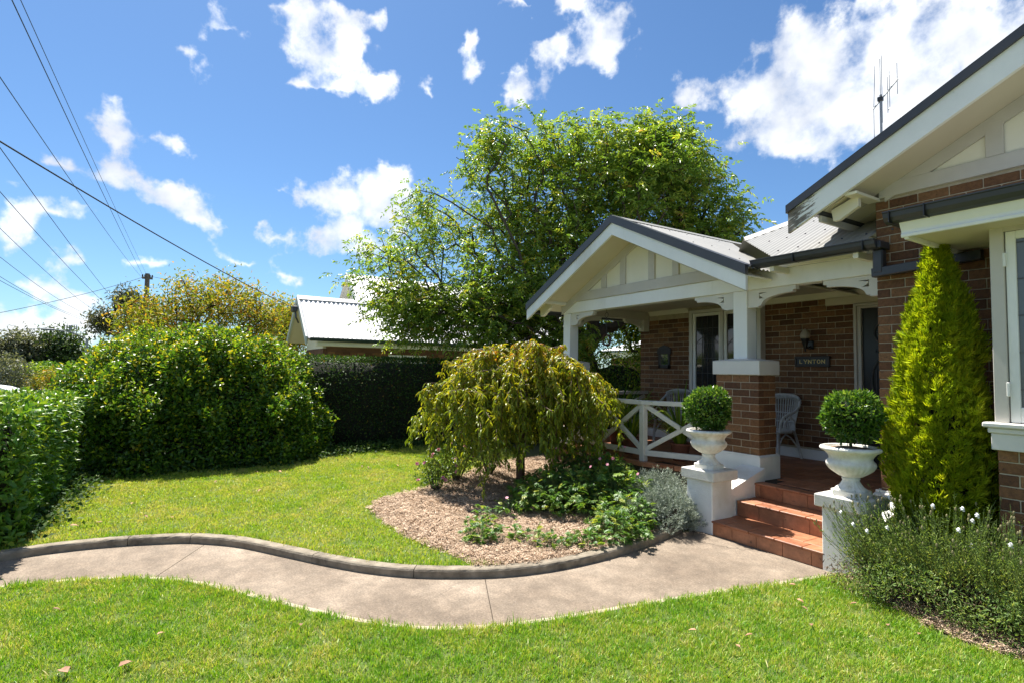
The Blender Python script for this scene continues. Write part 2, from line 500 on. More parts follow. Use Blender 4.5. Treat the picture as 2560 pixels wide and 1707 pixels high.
def concrete():
    m, T, bs, out, geo = material('path_concrete')
    pos = geo.outputs['Position']
    big = T.noise(pos, 1.1, 6.0, .62)
    col = T.ramp(big, [(.30, (.165, .122, .086)), (.46, (.240, .184, .132)), (.58, (.310, .243, .178)), (.74, (.42, .34, .258))])
    mid = T.noise(pos, 6.0, 9.0, .75)
    col = T.mix(T.smooth(mid, .36, .70), T.vec('SCALE', col, .72), T.vec('SCALE', col, 1.10))
    fine = T.noise(pos, 62.0, 5.0, .8)
    col = T.mix(T.smooth(fine, .36, .66), T.vec('SCALE', col, .66), T.vec('SCALE', col, 1.12))
    vo = T.new('ShaderNodeTexVoronoi'); vo.inputs['Scale'].default_value = 95.0; T.plug(vo.inputs['Vector'], pos)
    peb = T.math('MULTIPLY', T.math('SUBTRACT', 1.0, T.smooth(vo.outputs['Distance'], .10, .22)), T.smooth(T.noise(pos, 25.0, 2.0), .48, .6))
    col = T.mix(T.math('MULTIPLY', peb, .6), col, (.50, .45, .38))
    ve = T.new('ShaderNodeTexVoronoi'); ve.feature = 'DISTANCE_TO_EDGE'; ve.inputs['Scale'].default_value = .55
    T.plug(ve.inputs['Vector'], T.vec('ADD', pos, T.vec('SCALE', T.noise(pos, 3.0, 5.0, .7, 'Color'), .35)))
    crack = T.math('MULTIPLY', T.math('SUBTRACT', 1.0, T.smooth(ve.outputs['Distance'], .0015, .005)), T.smooth(T.noise(pos, .8, 2.0, .5, w=2.2), .52, .60))
    col = T.mix(T.math('MULTIPLY', crack, .75), col, (.05, .04, .03))
    T.plug(bs.inputs['Base Color'], col)
    bs.inputs['Roughness'].default_value = .9
    bump(T, bs, T.math('SUBTRACT', T.math('ADD', fine, T.math('MULTIPLY', mid, .8)), crack), .8, .005)
    return m
M['concrete'] = concrete()
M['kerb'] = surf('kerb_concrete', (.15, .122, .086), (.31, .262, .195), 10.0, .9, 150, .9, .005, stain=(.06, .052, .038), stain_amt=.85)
M['asphalt'] = surf('asphalt', (.045, .045, .048), (.065, .064, .064), 4.0, .9, 120, .4, .005)
M['earth'] = surf('garden_earth', (.085, .10, .035), (.13, .135, .05), 1.2, .95, 40, .5, .02)
M['mulch_base'] = surf('mulch_litter', (.17, .110, .068), (.36, .25, .165), 40.0, .95, 90, 1.0, .02)
M['lawn_base'] = surf('lawn_soil', (.060, .105, .018), (.13, .165, .035), 5.0, .95, 120, .8, .02)

def glass_mat(name, tint=(.02, .022, .025), rough=.06):
    m, T, bs, out, geo = material(name)
    bs.inputs['Base Color'].default_value = tint + (1,)
    bs.inputs['Roughness'].default_value = rough
    bs.inputs['Specular IOR Level'].default_value = .7
    bump(T, bs, T.noise(geo.outputs['Position'], 4.0, 2.0), .08, .02)
    return m
M['glass'] = glass_mat('dark_window_glass')
M['glass_tex'] = glass_mat('ribbed_lead_glass', (.10, .11, .12), .18)
mm, T, bs, out, geo = material('mirror_glass')
bs.inputs['Base Color'].default_value = (.85, .86, .86, 1); bs.inputs['Metallic'].default_value = 1.0; bs.inputs['Roughness'].default_value = .03
M['mirror'] = mm
M['lamp_glass'] = surf('frosted_shade', (.36, .30, .22), (.44, .37, .28), 10, .4, 60, .1, .001)
M['wicker'] = surf('grey_cane', (.44, .44, .43), (.62, .62, .60), 30.0, .6, 120, .6, .003)
M['car_paint'] = surf('white_car_paint', (.72, .73, .74), (.78, .79, .80), 1.0, .25, 10, 0)
M['rubber'] = surf('tyre_rubber', (.012, .012, .012), (.02, .02, .02), 10, .8, 40, .1, .002)
M['pole'] = surf('weathered_pole', (.10, .085, .07), (.17, .145, .12), 8.0, .9, 40, .6, .01, squash=(1, 1, .2))
M['red_tile'] = surf('red_roof_tiles', (.36, .12, .085), (.46, .17, .12), 5.0, .8, 12, .4, .03)
M['fence'] = surf('timber_fence', (.16, .10, .065), (.25, .165, .11), 6.0, .85, 40, .4, .01)
M['terracotta_pot'] = surf('clay_pot', (.22, .075, .04), (.30, .11, .06), 8.0, .8, 60, .3, .004)

def weathered():
    """white board paint, peeled to grey timber towards the low end of the wing barge"""
    m, T, bs, out, geo = material('peeling_white_paint')
    pos = geo.outputs['Position']
    n = T.noise(pos, 3.0, 5.0, .6)
    col = T.ramp(n, [(.3, (.78, .78, .75)), (.7, (.86, .86, .83))])
    # streaks run along the board
    along = T.vec('MULTIPLY', T.vec('ADD', pos, (0, 0, 0)), (1.0, 1.0, 1.0))
    sx = T.new('ShaderNodeSeparateXYZ'); T.plug(sx.inputs[0], pos)
    a = T.math('MULTIPLY_ADD', sx.outputs[2], .436, T.math('MULTIPLY', sx.outputs[0], .9))
    b = T.math('MULTIPLY_ADD', sx.outputs[2], .9, T.math('MULTIPLY', sx.outputs[0], -.436))
    cv = T.new('ShaderNodeCombineXYZ'); T.plug(cv.inputs[0], T.math('MULTIPLY', a, 5.0)); T.plug(cv.inputs[1], T.math('MULTIPLY', b, 42.0))
    st = T.noise(cv.outputs[0], 1.0, 6.0, .7)
    zone = T.math('SUBTRACT', 1.0, T.smooth(sx.outputs[0], -3.15, -2.72))
    wear = T.smooth(T.math('MULTIPLY_ADD', zone, .30, st), .68, .74)
    col = T.mix(wear, col, T.ramp(T.noise(cv.outputs[0], 3.0, 4.0, .6), [(.35, (.09, .075, .06)), (.7, (.30, .26, .21))]))
    T.plug(bs.inputs['Base Color'], col)
    bs.inputs['Roughness'].default_value = .65
    bump(T, bs, T.math('SUBTRACT', T.noise(pos, 90.0, 3.0), T.math('MULTIPLY', wear, 1.0)), .4, .004)
    return m
M['peeling'] = weathered()

# ================================================================== THE HOUSE
FL = 0.459                                   # verandah floor level
YB, YF, YW = 7.96, 5.855, 5.79               # back wall, pillar front, wing wall
house = thing('house', 'single storey brown brick bungalow with white gables and grey metal roofs', 'house', (-4.0, 7.0, 0))

# ---- bricks -------------------------------------------------------
PITCH_B, COURSE = 0.24, 0.086
brick_jobs = []                              # (owner key, centre, length, depth, axis) ; axis 0: wall along X facing -Y, 1: wall along Y facing +X
def lay(owner, a0, a1, z_top, z_bot, face, axis, first_full=True, pitch=PITCH_B, depth=.10, holes=(), from_end=False):
    """running bond laid from a0 to a1; joints sit at z_top - n*COURSE"""
    n = 0; z = z_top
    while z - COURSE > z_bot - .03:
        full = (n % 2 == 0) == first_full
        x = a0; k = 0
        while x < a1 - .02:
            L = pitch if (full or k) else pitch / 2
            x1 = min(x + L, a1)
            l = x1 - x - (.008 if x1 < a1 - 1e-6 else 0.0)
            zc, ac = z - COURSE / 2, x + l / 2
            z1 = zc + .039; z0 = max(zc - .039, z_bot)
            if l > .03 and z1 - z0 > .02 and not any(h[0] < ac < h[1] and h[2] < zc < h[3] for h in holes):
                if from_end:
                    ac = a0 + a1 - ac
                cen = (ac, face + depth / 2, (z0 + z1) / 2) if axis == 0 else (face - depth / 2, ac, (z0 + z1) / 2)
                brick_jobs.append((owner, cen, round(l, 3), depth, round(z1 - z0, 3), axis))
            x = x1; k += 1
        z -= COURSE; n += 1

wing_wall = part('wing_wall', MB().box(-2.585, 2.0, YW + .006, YW + .22, -.05, 3.395, 0).box(-2.585, -2.37, YW + .221, YB, -.05, 3.0, 0), M['mortar'], house)
back_wall = part('back_wall', MB().box(-7.90, -2.4, YB + .006, YB + .2, .30, 2.9, 0), M['mortar'], house)
side_wall = part('side_wall', MB().box(-7.90, -7.7, YB + .201, YB + 6, .0, 2.9, 0), M['brick'], house)
lay('wing', -2.59, 0.2, 2.598 + 9 * COURSE, .05, YW, 0, first_full=False, holes=((-1.45, 3, -1, 2.75),))
lay('back', -7.905, -6.66, 2.687, .60, YB, 0)
lay('back', -5.19, -3.85, 2.773, .60, YB, 0, first_full=False)
lay('back', -6.66, -5.19, 1.355, .60, YB, 0)
# verandah pillars
def pillar(x0, key, side_from):
    p = part('brick_pillar', MB().box(x0 + .006, x0 + .582, YF + .006, YF + .336, FL, 1.672, 0), M['mortar'], house)
    zt = 1.673 - .003
    lay(key, x0, x0 + .588, zt, .728, YF, 0, True, .2352)
    lay(key, YF + .102, YF + .342, zt, .728, x0 + .588, 1, True, .2352, holes=())
    base = MB().box(x0 - .03, x0 + .618, YF - .03, YF + .372, FL - .02, .715, .006)
    base.prism([(x0 - .03, .7152), (x0 + .618, .7152), (x0 + .59, .733), (x0 - .002, .733)], 1, YF - .03, YF + .372)
    part('pillar_base', base, M['white'], p)
    cap = MB().box(x0 - .032, x0 + .62, YF - .032, YF + .374, 1.674, 1.842, .006)
    a, b, c_, d = x0 - .032, x0 + .62, YF - .032, YF + .374
    cap.add([(a, c_, 1.8425), (b, c_, 1.8425), (b, d, 1.8425), (a, d, 1.8425), (x0 + .17, 5.95, 1.872), (x0 + .39, 5.95, 1.872), (x0 + .39, 6.17, 1.872), (x0 + .17, 6.17, 1.872)],
            [(0, 1, 5, 4), (1, 2, 6, 5), (2, 3, 7, 6), (3, 0, 4, 7), (4, 5, 6, 7), (3, 2, 1, 0)])
    part('pillar_cap', cap, M['taupe_w'], p)
    return p
M['taupe_w'] = surf('off_white_paint', (.60, .58, .53), (.68, .66, .61), 3.0, .6, 110, .35, .003)
pillars = {'pr': pillar(-4.495, 'pr', 0), 'pl': pillar(-8.02, 'pl', 0)}
# bay window base
bay_base = part('bay_wall', MB().box(-1.505, .35, 5.106, 5.75, 0, 1.20, 0), M['mortar'], house)
lay('bay', -1.51, .2, 1.165, .03, 5.10, 0, first_full=False)

owners = {'wing': wing_wall, 'back': back_wall, 'pr': pillars['pr'], 'pl': pillars['pl'], 'bay': bay_base}
def in_view(p):
    d = np.array(p) - EYE
    z = d @ _F
    if z < .1: return False, 0
    x, y = 1280 + F_PX * (d @ _R) / z, 853.5 - F_PX * (d @ _U) / z
    return (-40 < x < 2600 and -40 < y < 1750), F_PX / z
scored = sorted(range(len(brick_jobs)), key=lambda i: -(in_view(brick_jobs[i][1])[1] if in_view(brick_jobs[i][1])[0] else 0) * (0 if brick_jobs[i][0] == 'pl' else 1))
brick_cache = {}
def brick_mesh(l, dep, h, axis):
    k = (l, dep, h, axis)
    if k not in brick_cache:
        dx, dy = (l, dep) if axis == 0 else (dep, l)
        brick_cache[k] = MB().box(-dx / 2, dx / 2, -dy / 2, dy / 2, -h / 2, h / 2, .004).mesh('brick')
        brick_cache[k].materials.append(M['brick'])
    return brick_cache[k]
rest = {}
for rank, i in enumerate(scored):
    ow, cen, l, dep, h, ax = brick_jobs[i]
    jit = (rng.random(3) - .5) * .003
    if rank < 300 and in_view(cen)[0] and ow != 'pl':
        o = put('brick', brick_mesh(l, dep, h, ax), owners[ow])
        place(o, np.array(cen) + jit * ((.3, 1, .3) if ax == 0 else (1, .3, .3)))
    else:
        dx, dy = (l, dep) if ax == 0 else (dep, l)
        j = jit[1] if ax == 0 else jit[0]
        c_ = (cen[0] + (j if ax else 0), cen[1] + (0 if ax else j), cen[2])
        rest.setdefault(ow, MB()).box(c_[0] - dx / 2, c_[0] + dx / 2, c_[1] - dy / 2, c_[1] + dy / 2, c_[2] - h / 2, c_[2] + h / 2, .004)
for ow, mb in rest.items():
    o = part('brickwork', mb, M['brick'], owners[ow]); o['kind'] = 'stuff'
# white plinth along the back wall
part('skirting', MB().box(-7.9, -3.86, YB - .03, YB + .005, FL, .60, .004), M['white'], back_wall)
part('plinth', MB().box(-2.63, -2.35, YW - .03, YW + .004, 0, .60, .005), M['white'], wing_wall)

# ---- verandah posts, beams, brackets -------------------------------
YP = 5.955
for x0 in (-4.315, -7.82):
    part('post', MB().box(x0, x0 + .192, YP, YP + .19, 1.868, 2.699, .006), M['white'], house)
part('porch_beam', MB().box(-7.835, -4.115, YP - .012, YP + .15, 2.70, 2.885, .005), M['white'], house)
part('entry_beam', MB().box(-4.112, -2.592, YP - .008, YP + .15, 2.70, 2.902, .005), M['cream_w'] if 'cream_w' in M else M['white'], house)
part('side_beam', MB().box(-7.82, -7.66, YP + .192, YB, 2.70, 2.86, .005), M['taupe'], house)
part('fascia', MB().box(-4.11, -2.592, YP - .05, YP - .02, 2.90, 2.955, .003), M['cream'], house)
def bracket(xp, sgn, parent, y0=YP + .02, y1=YP + .09, along='x'):
    """fretwork bracket, quarter arch with stepped ends and a small pierced triangle"""
    a = []
    def q(u, w): a.append((u, w))
    top, bot = 2.698, 2.484
    # outer outline, u measured away from the post
    q(0, top); q(0, bot); q(.140, bot); q(.140, bot + .016); q(.175, bot + .016); q(.175, bot + .034)
    for t in np.linspace(0, 1, 14):
        ang = t * math.pi / 2
        q(.185 + .385 * (1 - math.cos(ang)), bot + .036 + .105 * math.sin(ang))
    q(.570, bot + .150); q(.570, bot + .168); q(.605, bot + .168); q(.605, top)
    tri = [(.148, 2.655), (.258, 2.655)] + [(.148 + .110 * (1 - math.sin(s)), 2.580 + .075 * (1 - math.cos(s))) for s in np.linspace(0.35, math.pi / 2, 6)][::-1][1:] + [(.148, 2.585)]
    bm = bmesh.new()
    def P(u, w, y):
        return (xp + sgn * u, y, w) if along == 'x' else (y, xp + sgn * u, w)
    def loop(pts, y):
        vs = [bm.verts.new(P(u, w, y)) for u, w in pts]
        return vs, [bm.edges.new((vs[i], vs[(i + 1) % len(vs)])) for i in range(len(vs))]
    rings = []
    for y in (y0, y1):
        v1, e1 = loop(a, y); v2, e2 = loop(tri, y)
        bmesh.ops.triangle_fill(bm, use_beauty=True, use_dissolve=False, edges=e1 + e2)
        rings.append((v1, v2))
    for k in (0, 1):
        A, B = rings[0][k], rings[1][k]
        for i in range(len(A)):
            j = (i + 1) % len(A)
            bm.faces.new((A[i], A[j], B[j], B[i]))
    bmesh.ops.recalc_face_normals(bm, faces=bm.faces)
    me = bpy.data.meshes.new('bracket'); bm.to_mesh(me); bm.free()
    return part('bracket', me, M['taupe_w'], parent)
bracket(-4.120, 1, house); bracket(-2.600, -1, house); bracket(-4.317, -1, house); bracket(-7.626, 1, house)
bracket(YP + .192, 1, house, -7.77, -7.70, 'y'); bracket(YB - .002, -1, house, -7.77, -7.70, 'y')
part('bracket_block', MB().box(-7.80, -7.66, YB - .16, YB - .003, 2.48, 2.699, .004), M['taupe_w'], house)

# ---- ceiling --------------------------------------------------------
part('verandah_ceiling', MB().box(-7.66, -2.6, YP + .151, YB, 2.86, 2.90, 0), M['ceiling'], house)
for xa, xb in ((-7.65, -6.70), (-5.18, -2.6)):
    part('cornice', MB().prism([(YB - .055, 2.859), (YB - .004, 2.859), (YB - .004, 2.775)], 0, xa, xb), M['cream'], back_wall)

# ---- porch gable -----------------------------------------------------
AX, SLP, YG = -5.97, .49, 5.42               # apex X, pitch, barge plane
def gz(x, z_apex): return z_apex - SLP * abs(x - AX)
part('gable_panel', MB().prism([(-7.75, 2.886), (-4.19, 2.886), (AX, 2.886 + SLP * 1.78)], 1, 5.945, 5.985), M['cream'], house)
part('gable_belt', MB().box(-7.75, -4.19, 5.918, 5.943, 2.887, 3.040, .004), M['taupe'], house)
for x0, x1 in ((-6.774, -6.652), (-6.330, -6.208), (-5.728, -5.604), (-5.272, -5.155)):
    zt = 3.70 - SLP * abs((x0 + x1) / 2 - AX)
    part('gable_stud', MB().box(x0, x1, 5.920, 5.944, 3.041, zt, .004), M['taupe'], house)
for sg in (-1, 1):
    e = AX + sg * 1.86
    part('gable_rake', MB().prism([(AX, 3.74), (e, 3.74 - SLP * 1.86), (e, 3.60 - SLP * 1.86), (AX, 3.60)][::sg], 1, 5.916, 5.942), M['taupe'], house)
    # barge board, capping and soffit
    xe = AX + sg * (2.245 if sg < 0 else 2.205)
    hw = abs(xe - AX)
    part('barge_board', MB().prism([(AX, 3.880), (xe, 3.880 - SLP * hw), (xe, 3.696 - SLP * hw), (AX, 3.696)][::sg], 1, YG, YG + .038), M['white'], house)
    part('barge_capping', MB().prism([(AX, 3.985), (xe + sg * .01, 3.985 - SLP * (hw + .01)), (xe + sg * .01, 3.874 - SLP * (hw + .01)), (AX, 3.874)][::sg], 1, YG - .022, YG + .030)
         .prism([(AX, 3.992), (xe + sg * .01, 3.992 - SLP * (hw + .01)), (xe + sg * .01, 3.984 - SLP * (hw + .01)), (AX, 3.984)][::sg], 1, YG - .022, YG + .14), M['charcoal'], house)
    hs = 1.70
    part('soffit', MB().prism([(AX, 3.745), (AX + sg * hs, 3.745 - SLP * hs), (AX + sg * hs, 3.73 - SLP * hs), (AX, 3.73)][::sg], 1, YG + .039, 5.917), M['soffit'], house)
    part('soffit_batten', MB().box(AX + sg * 1.76 - .045, AX + sg * 1.76 + .045, YG + .039, 5.917, 2.845, 2.90, .003), M['cream'], house)
    part('eave_lining', MB().prism([(AX + sg * 1.83, 2.97), (AX + sg * 2.19, 2.97 - SLP * .36), (AX + sg * 2.19, 2.955 - SLP * .36), (AX + sg * 1.83, 2.955)][::sg], 1, YG + .039, 9.0), M['cream'], house)
part('rafter_tail', MB().prism([(-7.83, 2.94), (-8.14, 2.80), (-8.12, 2.66), (-8.05, 2.66), (-7.83, 2.80)], 1, 5.66, 5.72), M['cream'], house)
part('eave_gutter', MB().box(-8.28, -8.16, YG + .05, 9.0, 2.71, 2.79, .01), M['charcoal'], house)

# corrugated sheets ----------------------------------------------------
def corrugated(name, us, v0f, v1f, fn, mat, parent, amp=.009, pitch=.076, over=None):
    """fn(u, v) -> xyz of the sheet plane; corrugations run along v"""
    n = max(2, int((us[1] - us[0]) / (pitch / 6)))
    V, Fq, prev = [], [], None
    nrm = None
    for i in range(n + 1):
        u = us[0] + (us[1] - us[0]) * i / n
        a, b = v0f(u), v1f(u)
        if b - a < .02:
            prev = None; continue
        h = amp * math.sin(2 * math.pi * u / pitch)
        row = []
        for t in (0, .5, 1):
            v = a + (b - a) * t
            p = np.array(fn(u, v), float)
            if nrm is None:
                du = np.array(fn(u + .1, v)) - p; dv = np.array(fn(u, v + .1)) - p
                nrm = np.cross(du, dv); nrm /= np.linalg.norm(nrm)
                if nrm[2] < 0: nrm = -nrm
            row.append(len(V)); V.append(p + nrm * h)
        if prev:
            for k in (0, 1):
                Fq.append((prev[k], row[k], row[k + 1], prev[k + 1]))
        prev = row
    me = raw_mesh(name, np.array(V), np.array(Fq), mat, smooth=True)
    return part(name, me, mat, parent)
def screws(parent, pts):
    mb = MB()
    for p in pts:
        mb.box(p[0] - .008, p[0] + .008, p[1] - .008, p[1] + .008, p[2] - .002, p[2] + .012, .002)
    o = part('roof_screws', mb, M['charcoal'], parent); o['kind'] = 'stuff'
ZR = 3.965
val = lambda y: 2.065 - y                     # valley line X as a function of Y
pr = corrugated('porch_roof', (YG - .01, 9.2), lambda u: 0.0, lambda u: (min(-3.74, val(u) + .12) - AX) if u > 5.6 else 2.215, lambda u, v: (AX + v, u, ZR - SLP * v), M['roof'], house)
corrugated('porch_roof', (YG - .01, 9.2), lambda u: 0.0, lambda u: 2.26, lambda u, v: (AX - v, u, ZR - SLP * v), M['roof'], house)
part('ridge_capping', MB().prism([(AX - .15, ZR - .055), (AX - .02, ZR + .018), (AX + .02, ZR + .018), (AX + .15, ZR - .055), (AX, ZR + .005)], 1, YG - .02, 9.3), M['roof'], house)
screws(pr, [(AX + v, u, ZR - SLP * v + .004) for v in (.35, 1.1, 1.8) for u in np.arange(5.5, 8.5, .38) if AX + v < min(-3.8, val(u))])
MS = .50                                      # main roof pitch, eave at Y 5.56
ZE, YE = 2.965, 5.56
mz = lambda y: ZE + MS * (y - YE)
mr = corrugated('main_roof', (-4.80, -2.592), lambda u: max(YE, (2.065 - u) - .03), lambda u: min(u + 11.43, 9.6), lambda u, v: (u, v, mz(v)), M['roof'], house)
screws(mr, [(u, v, mz(v) + .006) for v in (5.75, 6.3, 6.9, 7.5, 8.1) for u in np.arange(-4.5, -2.2, .23) if (2.065 - u) < v < u + 11.4])
hipm = MB(); 
h0, h1 = np.array([-4.70, 6.73, mz(6.73) + .02]), np.array([-1.9, 9.53, mz(9.53) + .02])
nn = np.array([.707, -.707, 0]) * .14; dz = np.array([0, 0, -.06])
hipm.add([h0 - nn + dz, h0 + np.array([0, 0, .02]), h0 + nn + dz, h1 - nn + dz, h1 + np.array([0, 0, .02]), h1 + nn + dz], [(0, 1, 4, 3), (1, 2, 5, 4)])
part('hip_capping', hipm, M['roof'], house)
part('side_roof', MB().add([(-4.70, 6.70, mz(6.70)), (-1.9, 9.50, mz(9.50)), (-1.9, 14, mz(9.50)), (-6.6, 14, mz(6.70) - .95), (-6.6, 9.0, mz(6.70) - .95), (-5.97, 7.9, mz(6.70) - .635)], [(0, 1, 2, 3, 4, 5)]), M['roof'], house)
# ---- gutters -----------------------------------------------------------
def gutter(name, p0, p1, out, w=.115, h=.085, parent=house):
    """quad gutter whose back top edge runs from p0 to p1; out points away from the wall"""
    p0, p1, out = np.array(p0, float), np.array(p1, float), np.array(out, float)
    prof = [(0, 0), (0, -h), (w * .45, -h), (w * .72, -h * .86), (w * .92, -h * .52), (w * .97, -h * .12), (w * 1.07, -h * .05), (w * 1.07, h * .06), (w * .93, h * .06), (w * .88, -h * .1), (w * .88, -h * .5), (w * .5, -h * .9), (.006, -h * .92), (.006, 0)]
    V = [p + out * a + np.array([0, 0, b]) for p in (p0, p1) for a, b in prof]
    n = len(prof)
    mb = MB().add(V, [(i, (i + 1) % n, n + (i + 1) % n, n + i) for i in range(n)])
    cap = prof[:8]
    for p in (p0, p1):
        mb.add([p + out * a + np.array([0, 0, b]) for a, b in cap], [tuple(range(8))])
    return part(name, mb, M['charcoal'], parent)
gutter('entry_gutter', (-3.80, 5.66, 2.965), (-2.50, 5.66, 2.965), (0, -1, 0))
for x in (-3.29, -2.60):
    part('gutter_joint', MB().box(x - .004, x + .004, 5.534, 5.66, 2.876, 2.973, .001), M['black'], house)
part('rainhead', MB().box(-2.60, -2.47, 5.60, 5.786, 2.885, 2.955, .006), M['charcoal'], house)
for x0 in (-3.615, -2.735):
    part('rafter_tail', MB().box(x0, x0 + .05, 5.64, 5.935, 2.825, 2.892, .003), M['cream'], house)
# downpipe: drop, elbow and run along the wing wall
dp = MB().box(-2.575, -2.485, 5.665, 5.755, 2.655, 2.884, .012)
dp.bar((-2.585, 5.71, 2.665), (-1.75, 5.71, 2.705), .08, .085)
part('downpipe', dp, M['charcoal'], house)

# ---- wing gable ----------------------------------------------------------
WA, WS, YWG = -0.55, .485, 5.30
wx0 = -3.19
wz = lambda x, z0: z0 + WS * (x - wx0) if x <= WA else z0 + WS * (WA - wx0) - WS * (x - WA)
def rake(za, zb, x0, x1, mir=False):
    X = (x0, x1) if not mir else (2 * WA - x0, 2 * WA - x1)
    pts = [(X[0], za + WS * (x0 - wx0)), (X[1], za + WS * (x1 - wx0)), (X[1], zb + WS * (x1 - wx0)), (X[0], zb + WS * (x0 - wx0))]
    return pts[::-1] if mir else pts
for mir in (False, True):
    part('wing_barge_board', MB().prism(rake(3.123, 3.335, wx0, WA, mir), 1, YWG, YWG + .04), M['peeling'], house)
    part('wing_barge_capping', MB().prism(rake(3.330, 3.405, wx0 - .01, WA, mir), 1, YWG - .026, YWG + .035).prism(rake(3.404, 3.413, wx0 - .01, WA, mir), 1, YWG - .026, YWG + .15), M['charcoal'], house)
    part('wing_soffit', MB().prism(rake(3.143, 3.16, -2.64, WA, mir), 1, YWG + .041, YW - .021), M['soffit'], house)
    part('wing_rake', MB().prism(rake(3.02, 3.142, -2.50, WA, mir), 1, YW - .020, YW - .002), M['taupe'], house)
part('wing_gable_panel', MB().prism([(-2.50, 3.396), (1.4, 3.396), (1.4, 3.5), (WA, 4.42), (-2.5, 3.48)], 1, YW + .004, YW + .04), M['cream'], house)
part('wing_belt', MB().box(-2.55, 1.4, YW - .026, YW - .001, 3.396, 3.532, .004), M['taupe'], house)
for x0, x1 in ((-1.728, -1.606), (-1.0, -.88), (-.24, -.12)):
    part('wing_stud', MB().box(x0, x1, YW - .022, YW - .001, 3.533, wz((x0 + x1) / 2, 3.06) + .02, .004), M['taupe'], house)
part('soffit_return', MB().box(-2.655, -2.545, YWG + .041, YW - .003, 3.372, 3.402, .004), M['cream'], house)
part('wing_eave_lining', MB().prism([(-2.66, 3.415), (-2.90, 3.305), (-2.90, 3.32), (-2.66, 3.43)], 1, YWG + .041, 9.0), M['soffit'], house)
for yb in (5.42, 5.62, 5.84, 6.1, 6.4):
    part('lining_batten', MB().prism([(-2.665, 3.405), (-2.895, 3.30), (-2.895, 3.306), (-2.665, 3.412)], 1, yb, yb + .012), M['taupe'], house)
part('wing_rafter_tail', MB().prism([(-2.60, 3.40), (-2.85, 3.305), (-2.832, 3.195), (-2.775, 3.195), (-2.60, 3.29)], 1, 5.48, 5.53), M['cream'], house)
part('shadow_gap_strip', MB().box(-2.985, -2.902, YWG + .06, 7.4, 3.262, 3.33, .012), M['charcoal'], house)  # dark strip standing in for the shadow gap under the eave lining
part('wing_fascia', MB().box(-2.935, -2.905, YWG + .10, 7.4, 3.195, 3.258, .003), M['taupe'], house)
corrugated('wing_roof', (YWG - .005, 12.0), lambda u: 0.0, lambda u: WA - wx0 + .02, lambda u, v: (wx0 - .02 + v, u, 3.385 + WS * v), M['roof'], house)
corrugated('wing_roof', (YWG - .005, 12.0), lambda u: 0.0, lambda u: WA - wx0 + .02, lambda u, v: (2 * WA - wx0 + .02 - v, u, 3.385 + WS * v), M['roof'], house)

# ---- bay window -------------------------------------------------------------
bay = part('bay_window', MB().box(-1.512, -1.432, 5.07, 5.13, 1.362, 2.775, .004).box(-1.432, .35, 5.07, 5.13, 2.735, 2.775, .003).box(-1.512, -1.452, 5.131, 5.75, 1.2, 2.775, .003), M['taupe'], house)
for x0 in (-1.427, -.62):
    sash = part('sash', MB().box(x0, x0 + .058, 5.085, 5.125, 1.365, 2.733, .004).box(x0 + .72, x0 + .778, 5.085, 5.125, 1.365, 2.733, .004).box(x0 + .058, x0 + .72, 5.085, 5.125, 2.675, 2.733, .004).box(x0 + .058, x0 + .72, 5.085, 5.125, 1.365, 1.475, .004), M['white'], bay)
    part('pane', MB().box(x0 + .055, x0 + .725, 5.10, 5.108, 1.47, 2.68, 0), M['glass_tex'], sash)
    cm = MB()
    for z in np.arange(1.60, 2.65, .262):
        cm.box(x0 + .058, x0 + .72, 5.095, 5.101, z - .004, z + .004, 0)
    for x in (x0 + .22, x0 + .39, x0 + .56):
        cm.box(x - .004, x + .004, 5.0945, 5.0985, 1.475, 2.675, 0)
    part('lead_came', cm, M['lead'], sash)
    for z in (2.48, 1.55):
        part('hinge', MB().box(x0 - .012, x0 + .006, 5.066, 5.09, z, z + .10, .003), M['white'], sash)
part('window_sill', MB().box(-1.57, .4, 5.01, 5.14, 1.325, 1.361, .008).box(-1.545, .4, 5.035, 5.14, 1.285, 1.324, .006).box(-1.53, .4, 5.05, 5.14, 1.165, 1.284, .004), M['taupe_w'], bay)
hood = part('bay_hood', MB().box(-1.93, .6, 4.77, 5.786, 2.766, 2.80, .002), M['soffit'], house)
# moulded fascia, front and return
mould = [(0, 2.748), (-.018, 2.750), (-.022, 2.768), (-.012, 2.782), (-.014, 2.80), (-.030, 2.826), (-.040, 2.850), (-.046, 2.862), (0, 2.862)]
mb = MB().prism([(4.765 + a, b) for a, b in mould], 0, -1.948, .6)
mb.box(-1.935, -1.905, 4.766, 5.785, 2.735, 2.858, .003)
part('hood_fascia', mb, M['white'], hood)
gutter('hood_gutter', (-2.03, 4.755, 2.945), (.6, 4.755, 2.945), (0, -1, 0), parent=hood)
part('gutter_return', MB().box(-2.03, -1.95, 4.76, 5.785, 2.862, 2.92, .01), M['charcoal'], hood)
part('gutter_joint', MB().box(-1.755, -1.747, 4.627, 4.755, 2.856, 2.953, .001).box(-1.985, -1.979, 4.627, 4.755, 2.856, 2.953, .001), M['black'], hood)
part('hood_roof', MB().add([(-2.0, 4.70, 2.93), (.6, 4.70, 2.93), (.6, 5.79, 3.03), (-2.0, 5.79, 3.03)], [(0, 1, 2, 3)]), M['roof'], hood)

